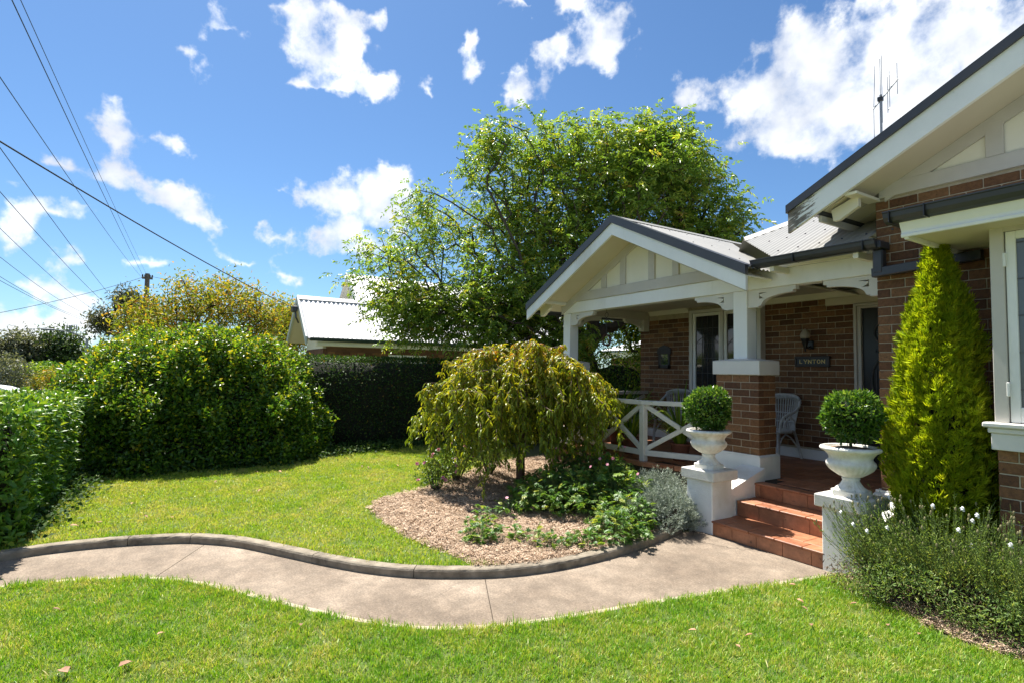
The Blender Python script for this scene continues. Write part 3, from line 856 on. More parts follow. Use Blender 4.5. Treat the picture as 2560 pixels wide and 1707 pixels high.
# ---- verandah window --------------------------------------------------------
win = part('verandah_window', MB().box(-6.652, -6.582, YB - .05, YB + .02, 1.30, 2.80, .004).box(-5.262, -5.19, YB - .12, YB + .02, 1.30, 2.80, .004)
           .box(-6.582, -5.262, YB - .05, YB + .02, 2.742, 2.80, .004).box(-5.99, -5.935, YB - .05, YB + .02, 1.37, 2.74, .004).box(-6.66, -5.19, YB - .09, YB + .02, 1.27, 1.30, .004), M['taupe_w'], back_wall)
for x0, x1 in ((-6.578, -5.994), (-5.930, -5.266)):
    s_ = part('sash', MB().box(x0, x0 + .057, YB - .035, YB + .015, 1.31, 2.738, .004).box(x1 - .04, x1, YB - .035, YB + .015, 1.31, 2.738, .004).box(x0 + .057, x1 - .04, YB - .035, YB + .015, 2.684, 2.738, .004).box(x0 + .057, x1 - .04, YB - .035, YB + .015, 1.31, 1.437, .004), M['white'], win)
    part('pane', MB().box(x0 + .05, x1 - .035, YB - .012, YB - .006, 1.43, 2.69, 0), M['glass'], s_)
    cm = MB(); xm = (x0 + x1) / 2
    for z in (1.69, 1.95, 2.21, 2.47):
        cm.box(x0 + .057, x1 - .04, YB - .016, YB - .0115, z - .004, z + .004, 0)
    for x in (x0 + .19, xm + .01, x1 - .17):
        cm.box(x - .004, x + .004, YB - .0165, YB - .0118, 1.437, 2.684, 0)
    # little leaded posy with looping stems
    for k in range(5):
        t = 2 * math.pi * k / 5
        cm.tube([(xm + .035 * math.cos(t) + .035 * math.cos(s), YB - .017, 2.40 + .035 * math.sin(t) + .03 * math.sin(s)) for s in np.linspace(0, 6.28, 9)], .0035, 4)
    for sg in (-1, 1):
        cm.tube([(xm + sg * .06 * math.sin(s * 3.2), YB - .017, 2.36 - .5 * s) for s in np.linspace(0, 1, 12)], .0035, 4)
        cm.tube([(xm + sg * (.03 + .24 * s), YB - .017, 2.34 - .16 * s * s - .02) for s in np.linspace(0, 1, 8)], .0035, 4)
    part('lead_came', cm, M['lead'], s_)

# ---- front door ---------------------------------------------------------------
door = part('door', MB().box(-3.748, -2.85, YB - .01, YB + .03, FL, 2.588, .003), M['black'], back_wall)
part('door_frame', MB().box(-3.838, -3.80, YB - .07, YB + .004, FL, 2.655, .004).box(-3.799, -3.75, YB - .05, YB + .004, FL, 2.62, .004).box(-3.80, -2.6, YB - .07, YB + .004, 2.621, 2.657, .004).box(-3.75, -2.8, YB - .05, YB + .004, 2.589, 2.620, .004), M['taupe'], door)
part('lintel_board', MB().box(-4.23, -2.6, YB - .035, YB + .004, 2.664, 2.774, .003), M['soffit'], door)
orn = MB()
for (cz, a, b) in ((2.25, .20, .17), (1.62, .24, .36), (.95, .22, .22)):
    orn.tube([(-3.40 + a * math.cos(t), YB - .018, cz + b * math.sin(t)) for t in np.linspace(0, 2 * math.pi, 30)], .014, 6, False)
    for q in range(-3, 4):
        orn.tube([(-3.40 + a * .9 * q / 3.6, YB - .016, cz - b * .8 * math.sqrt(1 - (q / 3.6) ** 2)), (-3.40 + a * .9 * q / 3.6, YB - .016, cz + b * .8 * math.sqrt(1 - (q / 3.6) ** 2))], .006, 5)
for q in range(60):
    x, z = -3.40 + .18 * (rng.random() - .5) * 2, .6 + rng.random() * 1.8
    orn.tube([(x + .018 * math.cos(t), YB - .014, z + .018 * math.sin(t)) for t in np.linspace(0, 6.28, 7)], .004, 4, False)
part('screen_ornament', orn, M['lead'], door)

# ================================================================== VERANDAH FLOOR, STEPS
# the front edge bows out between the two pillars
EDGE = [(-8.05, 5.98), (-7.5, 5.98), (-6.48, 5.50), (-5.47, 5.50), (-4.52, 5.80), (-4.45, 5.66), (-2.6, 5.66)]
fl = MB().prism(EDGE + [(-2.6, YB), (-8.05, YB)], 2, FL - .16, FL - .012)
floor = struct('verandah_floor', fl, M['mortar_d'] if 'mortar_d' in M else M['soil'])
part('floor_edge', MB().prism([(x, y + .05) for x, y in EDGE] + [(-2.6, YB - .01), (-8.0, YB - .01)], 2, .0, FL - .161), M['brick_far'], floor)
tile_cache = {}
def tile(parent, x0, x1, y0, y1, z0, z1, b=.003, name='tile'):
    k = (round(x1 - x0, 3), round(y1 - y0, 3), round(z1 - z0, 3))
    if k not in tile_cache:
        tile_cache[k] = MB().box(-k[0] / 2, k[0] / 2, -k[1] / 2, k[1] / 2, -k[2] / 2, k[2] / 2, b).mesh(name)
        tile_cache[k].materials.append(M['tile'])
    o = put(name, tile_cache[k], parent)
    place(o, ((x0 + x1) / 2, (y0 + y1) / 2, (z0 + z1) / 2))
    return o
def edge_y(x):
    for (xa, ya), (xb, yb) in zip(EDGE, EDGE[1:]):
        if xa <= x <= xb and xb > xa:
            return ya + (yb - ya) * (x - xa) / (xb - xa)
    return 5.62
row = 0; y = 5.66
while y < YB - .04:
    off = .13 * (row % 2)
    x = -7.98 - off
    while x < -2.62:
        a, b = max(x, -8.0), min(x + .26, -2.62)
        if b - a > .05 and y > max(edge_y(a), edge_y(b)) + .10 and not (a < -3.87 and b > -4.52 and y < 6.24) and not (b < -7.38 and y < 6.24):
            tile(floor, a, b - .006, y, min(y + .194, YB - .031), FL - .012, FL)
        x += .26
    y += .20; row += 1
# bullnose edging tiles that follow the bowed front
def edging(p, q, n):
    p, q = np.array(p), np.array(q)
    for i in range(n):
        a, b = p + (q - p) * (i + .012) / n, p + (q - p) * (i + .988) / n
        d = (b - a) / np.linalg.norm(b - a); nn = np.array([-d[1], d[0]])
        A, B_, D_, E_ = a - nn * .012, b - nn * .012, b + nn * .10, a + nn * .10
        mb = MB().prism([tuple(A), tuple(B_), tuple(D_), tuple(E_)], 2, FL - .055, FL + .001)
        part('edging_tile', mb, M['tile'], floor)
for p, q, n in ((EDGE[1], EDGE[2], 4), (EDGE[2], EDGE[3], 4), (EDGE[3], EDGE[4], 4)):
    edging(p, q, n)
M['grout'] = surf('dark_grout', (.035, .022, .016), (.06, .04, .03), 20, .95, 80, .3, .003)
steps = thing('front_steps', 'three terracotta tiled steps between the white pedestals', 'steps', (-3.2, 5.2, 0))
SX0, SX1 = -3.80, -2.62
LV = [(4.86, 0.0, .145), (5.285, .145, .306), (5.632, .306, FL)]
for i, (yn, z0, z1) in enumerate(LV):
    yb = LV[i + 1][0] if i < 2 else 5.70
    xa, xb = (-3.80, -2.62) if i < 2 else (-3.84, -2.62)
    part('step_core', MB().box(xa + .01, xb - .01, yn + .018, yb + .05, z0 - .02, z1 - .013, 0), M['grout'], steps)
    xs = [xa] + list(np.arange(xa + (.085 if i == 2 else .26 if i == 1 else .245), xb - .05, .268)) + [xb]
    for a, b in zip(xs, xs[1:]):
        tile(steps, a + .002, b - .002, yn + .004, yn + .018, z0 + .001, z1 - .024, .002, 'riser_tile')
    xs = [xa] + list(np.arange(xa + .17 + .06 * i, xb - .05, .268)) + [xb]
    for a, b in zip(xs, xs[1:]):
        tile(steps, a + .002, b - .002, yn - .008, yn + .150, z1 - .022, z1 + .001, .006, 'nosing_tile')
    if i < 2:
        xs = [xa] + list(np.arange(xa + .09, xb - .05, .268)) + [xb]
        for a, b in zip(xs, xs[1:]):
            tile(steps, a + .002, b - .002, yn + .155, yb + .004, z1 - .022, z1, .003, 'tread_tile')
    else:
        xs = [xa] + list(np.arange(xa + .09, xb - .05, .268)) + [xb]
# sloping white wing wall behind the left pedestal and its twin on the right
for xa, xb, lab in ((-4.12, -3.815, 'sloping white cheek wall between left pedestal and brick pillar'), (-2.62, -2.32, 'low white cheek wall behind the right pedestal')):
    w = put('cheek_wall', MB().prism([(5.19, 0), (5.19, .395), (5.23, .43), (5.82, .605), (5.82, 0)], 0, xa, xb).mesh('cheek_wall'), None, M['render'])
    tag(w, lab, 'wall')
def pedestal(x0, lab):
    t = thing('pedestal', lab, 'pedestal', (x0 + .21, 5.016, 0), 'pedestals flanking the front steps')
    part('pedestal_body', MB().box(x0 + .045, x0 + .378, 4.852, 5.185, -.02, .545, .008), M['render'], t)
    part('pedestal_cap', MB().box(x0, x0 + .423, 4.812, 5.225, .545, .652, .008), M['capcon'], t)
pedestal(-4.161, 'white rendered pedestal left of the steps, beside the silver bush')
pedestal(-2.692, 'white rendered pedestal right of the steps, behind the white lavender')

URN = [(.128, .045), (.118, .060), (.094, .078), (.078, .100), (.066, .122), (.063, .134), (.070, .140), (.072, .150), (.064, .155), (.072, .160), (.100, .172), (.135, .196), (.165, .222),
       (.183, .248), (.190, .270), (.186, .287), (.172, .300), (.165, .312), (.166, .325), (.176, .345), (.194, .365), (.212, .378), (.226, .384), (.234, .392), (.236, .402), (.230, .413), (.218, .418),
       (.212, .420), (.200, .412), (.196, .395), (.02, .390)]
def urn(cx, cy, lab):
    z0 = .652
    t = thing('urn', lab, 'urn', (cx, cy, z0), 'white urns on the pedestals')
    def fl(i, th):
        r, z = URN[i]
        if .172 < z < .29:
            return .045 * (abs(math.sin(th * 13)) - .6) * math.sin((z - .165) / .125 * math.pi)
        if .05 < z < .13:
            return .05 * (abs(math.sin(th * 9)) - .6)
        return 0
    me = MB().lathe(URN, (cx, cy, z0), 104, fl).mesh('urn_bowl', True)
    part('urn_bowl', me, M['urn'], t)
    h = .128; c_ = .045
    oct_ = [(cx - h + c_, cy - h), (cx + h - c_, cy - h), (cx + h, cy - h + c_), (cx + h, cy + h - c_), (cx + h - c_, cy + h), (cx - h + c_, cy + h), (cx - h, cy + h - c_), (cx - h, cy - h + c_)]
    part('urn_foot', MB().prism(oct_, 2, z0 - .002, z0 + .046), M['urn'], t)
    part('potting_mulch', MB().lathe([(.197, .394), (.17, .402), (.10, .412), (.02, .416)], (cx, cy, z0), 24), M['mulch_base'], t)
urn(-3.952, 5.016, 'white fluted urn on the left pedestal')
urn(-2.480, 5.016, 'white fluted urn on the right pedestal')

# ================================================================== RAILING
rl = thing('verandah_railing', 'white timber railing with crossed braces on the bowed verandah front', 'railing', (-5.97, 5.6, FL))
def panel(p, q, t, cap_z=1.295, mat=None):
    mat = mat or M['rail']
    p, q = np.array(p, float), np.array(q, float)
    P3 = lambda a, z: (a[0], a[1], z)
    d = (q - p) / np.linalg.norm(q - p)
    a, b = p + d * .035, q - d * .035
    part('top_rail', MB().bar(P3(p - d * .02, cap_z - .030), P3(q + d * .02, cap_z - .030), .105, .060), mat, t)
    part('bottom_rail', MB().bar(P3(a, .575), P3(b, .575), .06, .075), mat, t)
    nn = np.array([-d[1], d[0]]) * .006
    part('brace', MB().bar(P3(a + nn, .615), P3(b + nn, 1.235), .040, .060, (nn[0], nn[1], .01)) if False else MB().bar(P3(a, .625), P3(b, 1.225), .045, .062), mat, t)
    m_ = (a + b) / 2; g = (b - a) / np.linalg.norm(b - a) * .03
    for s0, s1 in ((0, .475), (.525, 1)):
        c0, c1 = a + (b - a) * s0, a + (b - a) * s1
        part('brace', MB().bar(P3(c0, 1.225 - .60 * s0), P3(c1, 1.225 - .60 * s1), .045, .062), mat, t)
M['rail'] = surf('rail_paint', (.62, .60, .53), (.72, .70, .63), 4.0, .5, 90, .2, .003, stain=(.42, .39, .30), stain_amt=.3)
A0, A1, A2, A3 = (-7.42, 6.02), (-6.45, 5.60), (-5.50, 5.60), (-4.50, 6.02)
panel(A0, A1, rl); panel(A1, A2, rl); panel(A2, A3, rl)
for a in (A1, A2):
    part('newel_post', MB().box(a[0] - .042, a[0] + .042, a[1] - .042, a[1] + .042, FL - .05, 1.236, .005), M['rail'], rl)
r2 = thing('side_railing', 'taupe railing at the far end of the verandah', 'railing', (-7.74, 7.0, FL))
panel((-7.74, 6.25), (-7.74, 7.94), r2, 1.325, M['taupe'])

# ================================================================== THINGS ON THE VERANDAH
sg = thing('name_sign', 'dark timber name sign reading LYNTON in gold letters on the entry wall', 'sign', (-4.438, YB, 1.8))
part('sign_frame', MB().box(-4.694, -4.182, YB - .034, YB - .004, 1.928, 1.956, .004).box(-4.694, -4.182, YB - .034, YB - .004, 1.802, 1.828, .004).box(-4.694, -4.666, YB - .034, YB - .004, 1.828, 1.928, .003).box(-4.210, -4.182, YB - .034, YB - .004, 1.828, 1.928, .003), M['dark_wood'], sg)
part('sign_board', MB().box(-4.666, -4.21, YB - .022, YB - .004, 1.828, 1.928, 0), M['black'], sg)
def stroke(mb, pts, w):
    for p, q in zip(pts, pts[1:]):
        mb.bar((p[0], YB - .025, p[1]), (q[0], YB - .025, q[1]), .004, w, (-(q[1] - p[1]), 0, (q[0] - p[0])))
lw, lh, gap, x = .050, .058, .0145, -4.622
for ch in 'LYNTON':
    mb = MB(); z = 1.851; w = .0085
    if ch == 'L': stroke(mb, [(x + .004, z + lh), (x + .004, z)], w); stroke(mb, [(x, z + .004), (x + lw - .012, z + .004)], w)
    if ch == 'Y': stroke(mb, [(x, z + lh), (x + lw / 2, z + lh * .48)], w); stroke(mb, [(x + lw, z + lh), (x + lw / 2, z + lh * .48)], w); stroke(mb, [(x + lw / 2, z + lh * .5), (x + lw / 2, z)], w)
    if ch == 'N': stroke(mb, [(x + .004, z), (x + .004, z + lh)], w); stroke(mb, [(x + .004, z + lh - .002), (x + lw - .004, z + .002)], w); stroke(mb, [(x + lw - .004, z), (x + lw - .004, z + lh)], w)
    if ch == 'T': stroke(mb, [(x, z + lh - .004), (x + lw, z + lh - .004)], w); stroke(mb, [(x + lw / 2, z + lh), (x + lw / 2, z)], w)
    if ch == 'O':
        stroke(mb, [(x + lw / 2 + (lw / 2 - .004) * math.cos(t), z + lh / 2 + (lh / 2 - .004) * math.sin(t)) for t in np.linspace(0, 2 * math.pi, 21)], w)
    part('letter', mb, M['gold'], sg)
    x += lw + gap
sc = thing('wall_lantern', 'black wall lantern with frosted flame shade above the name sign', 'wall lamp', (-4.45, YB, 2.0))
lc = (-4.455, YB - .16, 0)
part('lamp_shade', MB().lathe([(.052, 2.205), (.066, 2.225), (.068, 2.25), (.058, 2.285), (.036, 2.32), (.014, 2.342), (.002, 2.348)], lc, 20).mesh('lamp_shade', True), M['lamp_glass'], sc)
part('lamp_body', MB().lathe([(.003, 2.02), (.014, 2.035), (.010, 2.05), (.022, 2.075), (.028, 2.10), (.040, 2.15), (.058, 2.19), (.06, 2.206), (.03, 2.207)], lc, 14), M['black'], sc)
part('wall_bracket', MB().box(-4.50, -4.41, YB - .03, YB - .004, 2.06, 2.18, .012).tube([(-4.455, YB - .02, 2.10), (-4.455, YB - .09, 2.075), (-4.455, YB - .155, 2.10)], .013, 6), M['black'], sc)
mr_ = thing('wall_mirror', 'small dark carved timber mirror on the far verandah wall', 'mirror', (-7.26, YB, 1.76))
part('mirror_frame', MB().box(-7.40, -7.355, YB - .035, YB - .004, 1.765, 2.10, .004).box(-7.165, -7.12, YB - .035, YB - .004, 1.765, 2.10, .004).box(-7.40, -7.12, YB - .035, YB - .004, 1.765, 1.835, .004).box(-7.43, -7.09, YB - .04, YB - .004, 2.035, 2.125, .006)
     .prism([(-7.43, 2.126), (-7.09, 2.126), (-7.16, 2.175), (-7.21, 2.19), (-7.26, 2.205), (-7.31, 2.19), (-7.36, 2.175)], 1, YB - .036, YB - .005), M['dark_wood'], mr_)
part('mirror_glass', MB().add([(-7.355, YB - .012, 1.835), (-7.165, YB - .012, 1.835), (-7.165, YB - .022, 2.035), (-7.355, YB - .022, 2.035), (-7.355, YB - .006, 1.835), (-7.165, YB - .006, 1.835), (-7.165, YB - .016, 2.035), (-7.355, YB - .016, 2.035)], [(0, 1, 2, 3), (7, 6, 5, 4), (0, 4, 5, 1), (1, 5, 6, 2), (2, 6, 7, 3), (3, 7, 4, 0)]), M['mirror'], mr_)
hk = thing('hanging_wreath', 'twig wreath hanging on a chain from the verandah beam', 'wreath', (-6.775, 6.05, 2.2))
part('hook', MB().tube([(-6.775, 6.05, 2.70), (-6.775, 6.05, 2.675), (-6.768, 6.05, 2.662), (-6.775, 6.05, 2.652), (-6.785, 6.05, 2.658)], .004, 5), M['dark_wood'], hk)
part('ring', MB().tube([(-6.775 + .040 * math.cos(t), 6.05, 2.612 + .040 * math.sin(t)) for t in np.linspace(0, 6.283, 22)], .0035, 5, False), M['dark_wood'], hk)
part('chain', MB().tube([(-6.775, 6.05, 2.575), (-6.773, 6.05, 2.31)], .0035, 4), M['lead'], hk)
wr = MB()
for q in range(18):
    t0, r0 = rng.random() * 6.28, .085 + .022 * (rng.random() - .5)
    wr.tube([(-6.773 + (r0 + .008 * math.sin(5 * t + q)) * math.cos(t), 6.05 + .02 * math.sin(3 * t + q), 2.20 + (r0 + .008 * math.cos(4 * t + q)) * math.sin(t)) for t in np.linspace(t0, t0 + 5.2, 16)], .0035, 4)
part('wreath_twigs', wr, M['bark_red'], hk)

# ---- cane armchairs
def cane_chair(loc, rz, lab):
    t = thing('cane_chair', lab, 'chair', loc, 'cane chairs on the verandah')
    t.rotation_euler = (0, 0, rz)
    def add(n, mb): put(n, mb.mesh(n, True), t, M['wicker'])
    sz, w, d = .40, .50, .46                       # seat height, width (x) and depth (y); front is -y
    add('seat', MB().lathe([(.20, sz - .03), (.245, sz - .02), (.25, sz), (.24, sz + .02), (.20, sz + .012), (.02, sz + .006)], (0, 0, 0), 22))
    for sx in (-1, 1):
        add('leg', MB().tube([(sx * .21, -.19, sz), (sx * .225, -.215, .2), (sx * .23, -.22, 0)], [.022, .022, .025], 7))
        add('leg', MB().tube([(sx * .20, .18, sz), (sx * .215, .25, .2), (sx * .225, .31, 0)], [.02, .02, .022], 7))
        add('leg_brace', MB().tube([(sx * .225, -.21, .16), (sx * .20, -.10, .30), (sx * .19, 0, .36), (sx * .20, .10, .31), (sx * .215, .24, .17)], .012, 6))
        add('arm', MB().tube([(sx * .24, -.20, sz), (sx * .265, -.225, .50), (sx * .285, -.19, .61), (sx * .295, -.08, .655), (sx * .30, .05, .69), (sx * .295, .16, .76), (sx * .25, .25, .86)], .019, 7))
        add('arm_arch', MB().tube([(sx * .25, -.14, .42), (sx * .275, -.12, .55), (sx * .285, -.02, .62), (sx * .275, .08, .56), (sx * .25, .12, .42)], .012, 6))
    top = lambda s: (.275 * math.sin(s), .27 - .10 * (1 - math.cos(s)) + .02, .905 - .075 * (abs(s) / 1.35) ** 2.2)
    for k in range(3):
        add('back_rim', MB().tube([np.array(top(s)) + np.array([0, .012 * k, -.022 * k + .022]) for s in np.linspace(-1.35, 1.35, 18)], .016, 6))
    for s in np.linspace(-1.25, 1.25, 17):
        a, b = np.array(top(s)), np.array([.205 * math.sin(s), .215 - .07 * (1 - math.cos(s)), sz + .01])
        m_ = (a + b) / 2 + np.array([0, .012, 0])
        add('back_slat', MB().tube([b, m_, a], .0095, 5))
    for z_ in (.53, .66):
        f = (z_ - sz) / .5
        add('back_band', MB().tube([(np.array(top(s)) * f + np.array([.205 * math.sin(s), .215 - .07 * (1 - math.cos(s)), sz]) * (1 - f)) * (1, 1, 0) + np.array([0, -.008, z_]) for s in np.linspace(-1.25, 1.25, 14)], .010, 5))
    return t
cane_chair((-4.83, 7.60, FL), rad(-4), 'grey cane armchair behind the brick pillar under the name sign')
cane_chair((-6.75, 7.58, FL), rad(8), 'grey cane armchair under the leadlight window behind the railing')

# ---- television aerial on the roof
an = thing('tv_aerial', 'thin metal television aerial standing on the roof', 'aerial', (-3.6, 8.25, 4.4))
part('mast', MB().tube([(-3.6, 8.25, 4.2), (-3.595, 8.25, 5.60)], .016, 7), M['steel'], an)
bx = lambda s: (-3.68 + .26 * s, 8.22 + .13 * s, 5.42 + .36 * s)
part('boom', MB().tube([bx(0), bx(1)], .010, 6), M['steel'], an)
for s, zd, zu in ((.02, .62, .60), (.30, .35, .60), (.36, .35, .62), (.58, .30, .22), (.66, .25, .26), (.97, .20, .24)):
    p = bx(s)
    part('element', MB().tube([(p[0], p[1], p[2] - zd), (p[0], p[1], p[2]), (p[0] + (.025 if s < .1 else 0), p[1], p[2] + zu)], .0042, 5), M['steel'], an)
for s0, s1, dz_ in ((.30, .36, .60), (.58, .66, .22), (.58, .66, -.27)):
    p, q = bx(s0), bx(s1)
    part('end_link', MB().tube([(p[0], p[1], p[2] + dz_), (q[0], q[1], q[2] + dz_)], .004, 4), M['steel'], an)
part('clamp', MB().box(-3.63, -3.57, 8.22, 8.28, 5.51, 5.57, .005), M['black'], an)

# ================================================================== GROUND
KERB = [(-6.02, -4.0), (-6.12, -2.6), (-6.22, -1.7), (-6.27, -1.17), (-6.32, -.9), (-6.28, -.43), (-6.12, .08), (-5.96, .33), (-5.69, .6), (-5.24, .9), (-4.81, 1.18), (-4.47, 1.44), (-4.21, 1.72), (-4.02, 2.02), (-3.87, 2.34), (-3.78, 2.71), (-3.755, 3.15), (-3.80, 3.72), (-3.92, 4.32), (-4.01, 4.66)]
NEAR = [(-5.40, -4.0), (-5.46, -2.6), (-5.53, -1.7), (-5.54, -1.03), (-5.49, -.77), (-5.40, -.46), (-5.19, -.07), (-4.92, .22), (-4.51, .51), (-4.19, .73), (-3.87, .96), (-3.6, 1.17), (-3.39, 1.39), (-3.24, 1.63), (-3.13, 1.89), (-3.05, 2.19), (-2.98, 2.51), (-2.92, 2.85), (-2.81, 3.42), (-2.67, 4.03), (-2.55, 4.61), (-2.48, 4.93)]
def spline(P, n=8):
    P = [np.array(p, float) for p in P]
    P = [2 * P[0] - P[1]] + P + [2 * P[-1] - P[-2]]
    out = []
    for i in range(1, len(P) - 2):
        for t in np.linspace(0, 1, n, endpoint=False):
            a, b, c_, d = P[i - 1], P[i], P[i + 1], P[i + 2]
            out.append(.5 * ((2 * b) + (c_ - a) * t + (2 * a - 5 * b + 4 * c_ - d) * t ** 2 + (3 * b - a - 3 * c_ + d) * t ** 3))
    out.append(P[-2])
    return np.array(out)
def offset(P, d):
    T_ = np.gradient(P, axis=0); T_ /= np.linalg.norm(T_, axis=1)[:, None]
    return P + np.stack([-T_[:, 1], T_[:, 0]], 1) * d
def resample(P, n):
    s = np.concatenate([[0], np.cumsum(np.linalg.norm(np.diff(P, axis=0), axis=1))])
    t = np.linspace(0, s[-1], n)
    return np.stack([np.interp(t, s, P[:, 0]), np.interp(t, s, P[:, 1])], 1)
kb, nr = spline(KERB), spline(NEAR)
def poly_sheet(pts, z, name='sheet', noise_amp=0.0, res=None):
    bm = bmesh.new()
    vs = [bm.verts.new((p[0], p[1], z)) for p in pts]
    es = [bm.edges.new((vs[i], vs[(i + 1) % len(vs)])) for i in range(len(vs))]
    bmesh.ops.triangle_fill(bm, use_beauty=True, edges=es)
    bmesh.ops.recalc_face_normals(bm, faces=bm.faces)
    if sum(f.normal.z for f in bm.faces) < 0:
        bmesh.ops.reverse_faces(bm, faces=bm.faces)
    me = bpy.data.meshes.new(name); bm.to_mesh(me); bm.free()
    return me
ground = struct('ground', MB().add([(-900, -900, -.03), (400, -900, -.03), (400, 900, -.03), (-900, 900, -.03)], [(0, 1, 2, 3)]), M['earth'])
# concrete path in slabs, split where the photograph shows joints
path = struct('path', poly_sheet(list(kb) + list(nr[::-1]) + [(-2.0, 5.2)][:0], -.022), M['soil'])
cut_pairs = [((-6.2, -2.2), (-5.5, -2.2)), ((-5.93, .33), (-5.19, -.05)), ((-3.93, 2.20), (-3.15, 1.86))]
def nearest(P, q): return int(np.argmin(np.linalg.norm(P - np.array(q), axis=1)))
ik = [0] + [nearest(kb, a) for a, b in cut_pairs] + [len(kb) - 1]
jn = [0] + [nearest(nr, b) for a, b in cut_pairs] + [len(nr) - 1]
for i in range(len(ik) - 1):
    A, B = kb[ik[i]:ik[i + 1] + 1].copy(), nr[jn[i]:jn[i + 1] + 1].copy()
    if i == len(ik) - 2:
        B = np.vstack([B, [[-2.30, 5.0], [-2.60, 5.0], [-3.9, 4.95]]])
    g = .003
    if i: A[0] += (A[1] - A[0]) / np.linalg.norm(A[1] - A[0]) * g; B[0] += (B[1] - B[0]) / np.linalg.norm(B[1] - B[0]) * g
    if i < len(ik) - 2: A[-1] += (A[-2] - A[-1]) / np.linalg.norm(A[-2] - A[-1]) * g; B[-1] += (B[-2] - B[-1]) / np.linalg.norm(B[-2] - B[-1]) * g
    me = poly_sheet(list(A) + list(B[::-1]), 0.0, 'slab')
    bm = bmesh.new(); bm.from_mesh(me)
    r = bmesh.ops.extrude_face_region(bm, geom=bm.faces[:])
    bmesh.ops.translate(bm, vec=(0, 0, -.03), verts=[v for v in r['geom'] if isinstance(v, bmesh.types.BMVert)])
    bmesh.ops.recalc_face_normals(bm, faces=bm.faces)
    bm.to_mesh(me); bm.free()
    part('slab', me, M['concrete'], path)
# pale trowelled margin along the lawn edge of the path
M['pale_concrete'] = surf('pale_concrete', (.30, .24, .17), (.44, .37, .275), 9.0, .9, 150, .6, .004, stain=(.25, .2, .14), stain_amt=.4)
er = resample(nr, 160)
eo, ei = offset(er, -.02), offset(er, .045 )
ei = ei + (rng.random(ei.shape) - .5) * .006
V = [(p[0], p[1], .0045) for p in eo] + [(p[0], p[1], .0045) for p in ei]
part('edge_strip', MB().add(V, [(i, i + 1, 161 + i, 160 + i) for i in range(159)]), M['pale_concrete'], path)
# kerb: cast lengths with a rounded arris
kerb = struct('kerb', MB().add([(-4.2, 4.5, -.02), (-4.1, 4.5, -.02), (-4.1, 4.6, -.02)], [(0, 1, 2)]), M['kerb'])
kk = resample(kb[:], 220)
cuts = [0, 62, 84, 96, 128, 150, 219]
prof = [(0.0, -.03), (0.0, .052), (.008, .066), (.022, .072), (.098, .070), (.108, .062), (.112, .0)]
for ci, (a, b) in enumerate(zip(cuts, cuts[1:])):
    seg = kk[a:b + 1]
    T_ = np.gradient(kk, axis=0)[a:b + 1]; T_ /= np.linalg.norm(T_, axis=1)[:, None]
    Nn = np.stack([-T_[:, 1], T_[:, 0]], 1)
    seg = seg.copy(); seg[0] += T_[0] * .003; seg[-1] -= T_[-1] * .003
    jz = (rng.random((len(seg), len(prof))) - .5) * .004
    V = [(p[0] + n[0] * u, p[1] + n[1] * u, z + jz[i, q] * (q in (1, 2, 3, 4))) for i, (p, n) in enumerate(zip(seg, Nn)) for q, (u, z) in enumerate(prof)]
    k = len(prof)
    Fq = [(i * k + j, i * k + j + 1, (i + 1) * k + j + 1, (i + 1) * k + j) for i in range(len(seg) - 1) for j in range(k - 1)]
    mb = MB().add(V, Fq + [tuple(range(k)), tuple(range((len(seg) - 1) * k, len(seg) * k))])
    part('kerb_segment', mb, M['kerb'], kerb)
kback = offset(kb, .112)

BED = [(-3.98, 2.26), (-4.28, 2.19), (-4.78, 2.07), (-5.36, 1.99), (-6.08, 2.00), (-6.43, 2.1), (-6.70, 2.32), (-6.92, 2.86), (-7.15, 3.3), (-7.6, 3.9), (-8.2, 4.6), (-8.5, 5.4)]
bedge = spline(BED, 6)
i0 = nearest(kback, (-4.03, 2.28)); i1 = len(kback) - 1
bed_poly = list(bedge) + [(-8.5, 6.4), (-7.9, 6.4), (-7.4, 6.0), (-6.4, 5.54), (-5.5, 5.54), (-4.55, 5.82), (-4.2, 5.2)] + list(kback[i0:][::-1])
mulch_bed = struct('mulch_bed', poly_sheet(bed_poly, .052), M['mulch_base'])
FAR_EDGE = [(-8.5, 5.4), (-9.2, 6.0), (-10.9, 5.6), (-11.3, 4.2), (-10.9, 2.6), (-10.3, 1.6), (-10.1, .6), (-10.1, -.2), (-10.0, -.95), (-8.3, -1.16), (-6.5, -1.22)]
ih = nearest(kback, (-6.4, -1.22))
far_poly = [tuple(p) for p in kback[ih:i0 + 1]] + list(bedge[1:]) + FAR_EDGE[1:]
lawn_far = struct('lawn', poly_sheet(far_poly, .048), M['lawn_base'])
RB = [(-2.46, 4.86), (-2.40, 4.78), (-2.2, 4.66), (-1.93, 4.50), (-1.63, 4.36), (-1.4, 4.33), (-1.0, 4.42), (-.1, 4.5)]
near_poly = [tuple(p) for p in nr[10:]] + RB + [(.6, 3.4), (.9, 1.0), (-.8, -1.9), (-5.5, -2.0)]
lawn_near = struct('front_lawn', poly_sheet(near_poly, .006), M['lawn_base'])
side_bed = struct('side_bed', poly_sheet(RB + [(.4, 4.6), (.4, 5.78), (-2.6, 5.78), (-2.6, 5.0), (-2.46, 4.95)], .015), M['mulch_base'])
road = struct('road', MB().add([(-400, -17, -.02), (200, -17, -.02), (200, -8.2, -.02), (-400, -8.2, -.02)], [(0, 1, 2, 3)]).add([(-60, -8.2, -.018), (-24, -8.2, -.018), (-24, -2.6, -.018), (-60, -2.6, -.018)], [(0, 1, 2, 3)]), M['asphalt'])

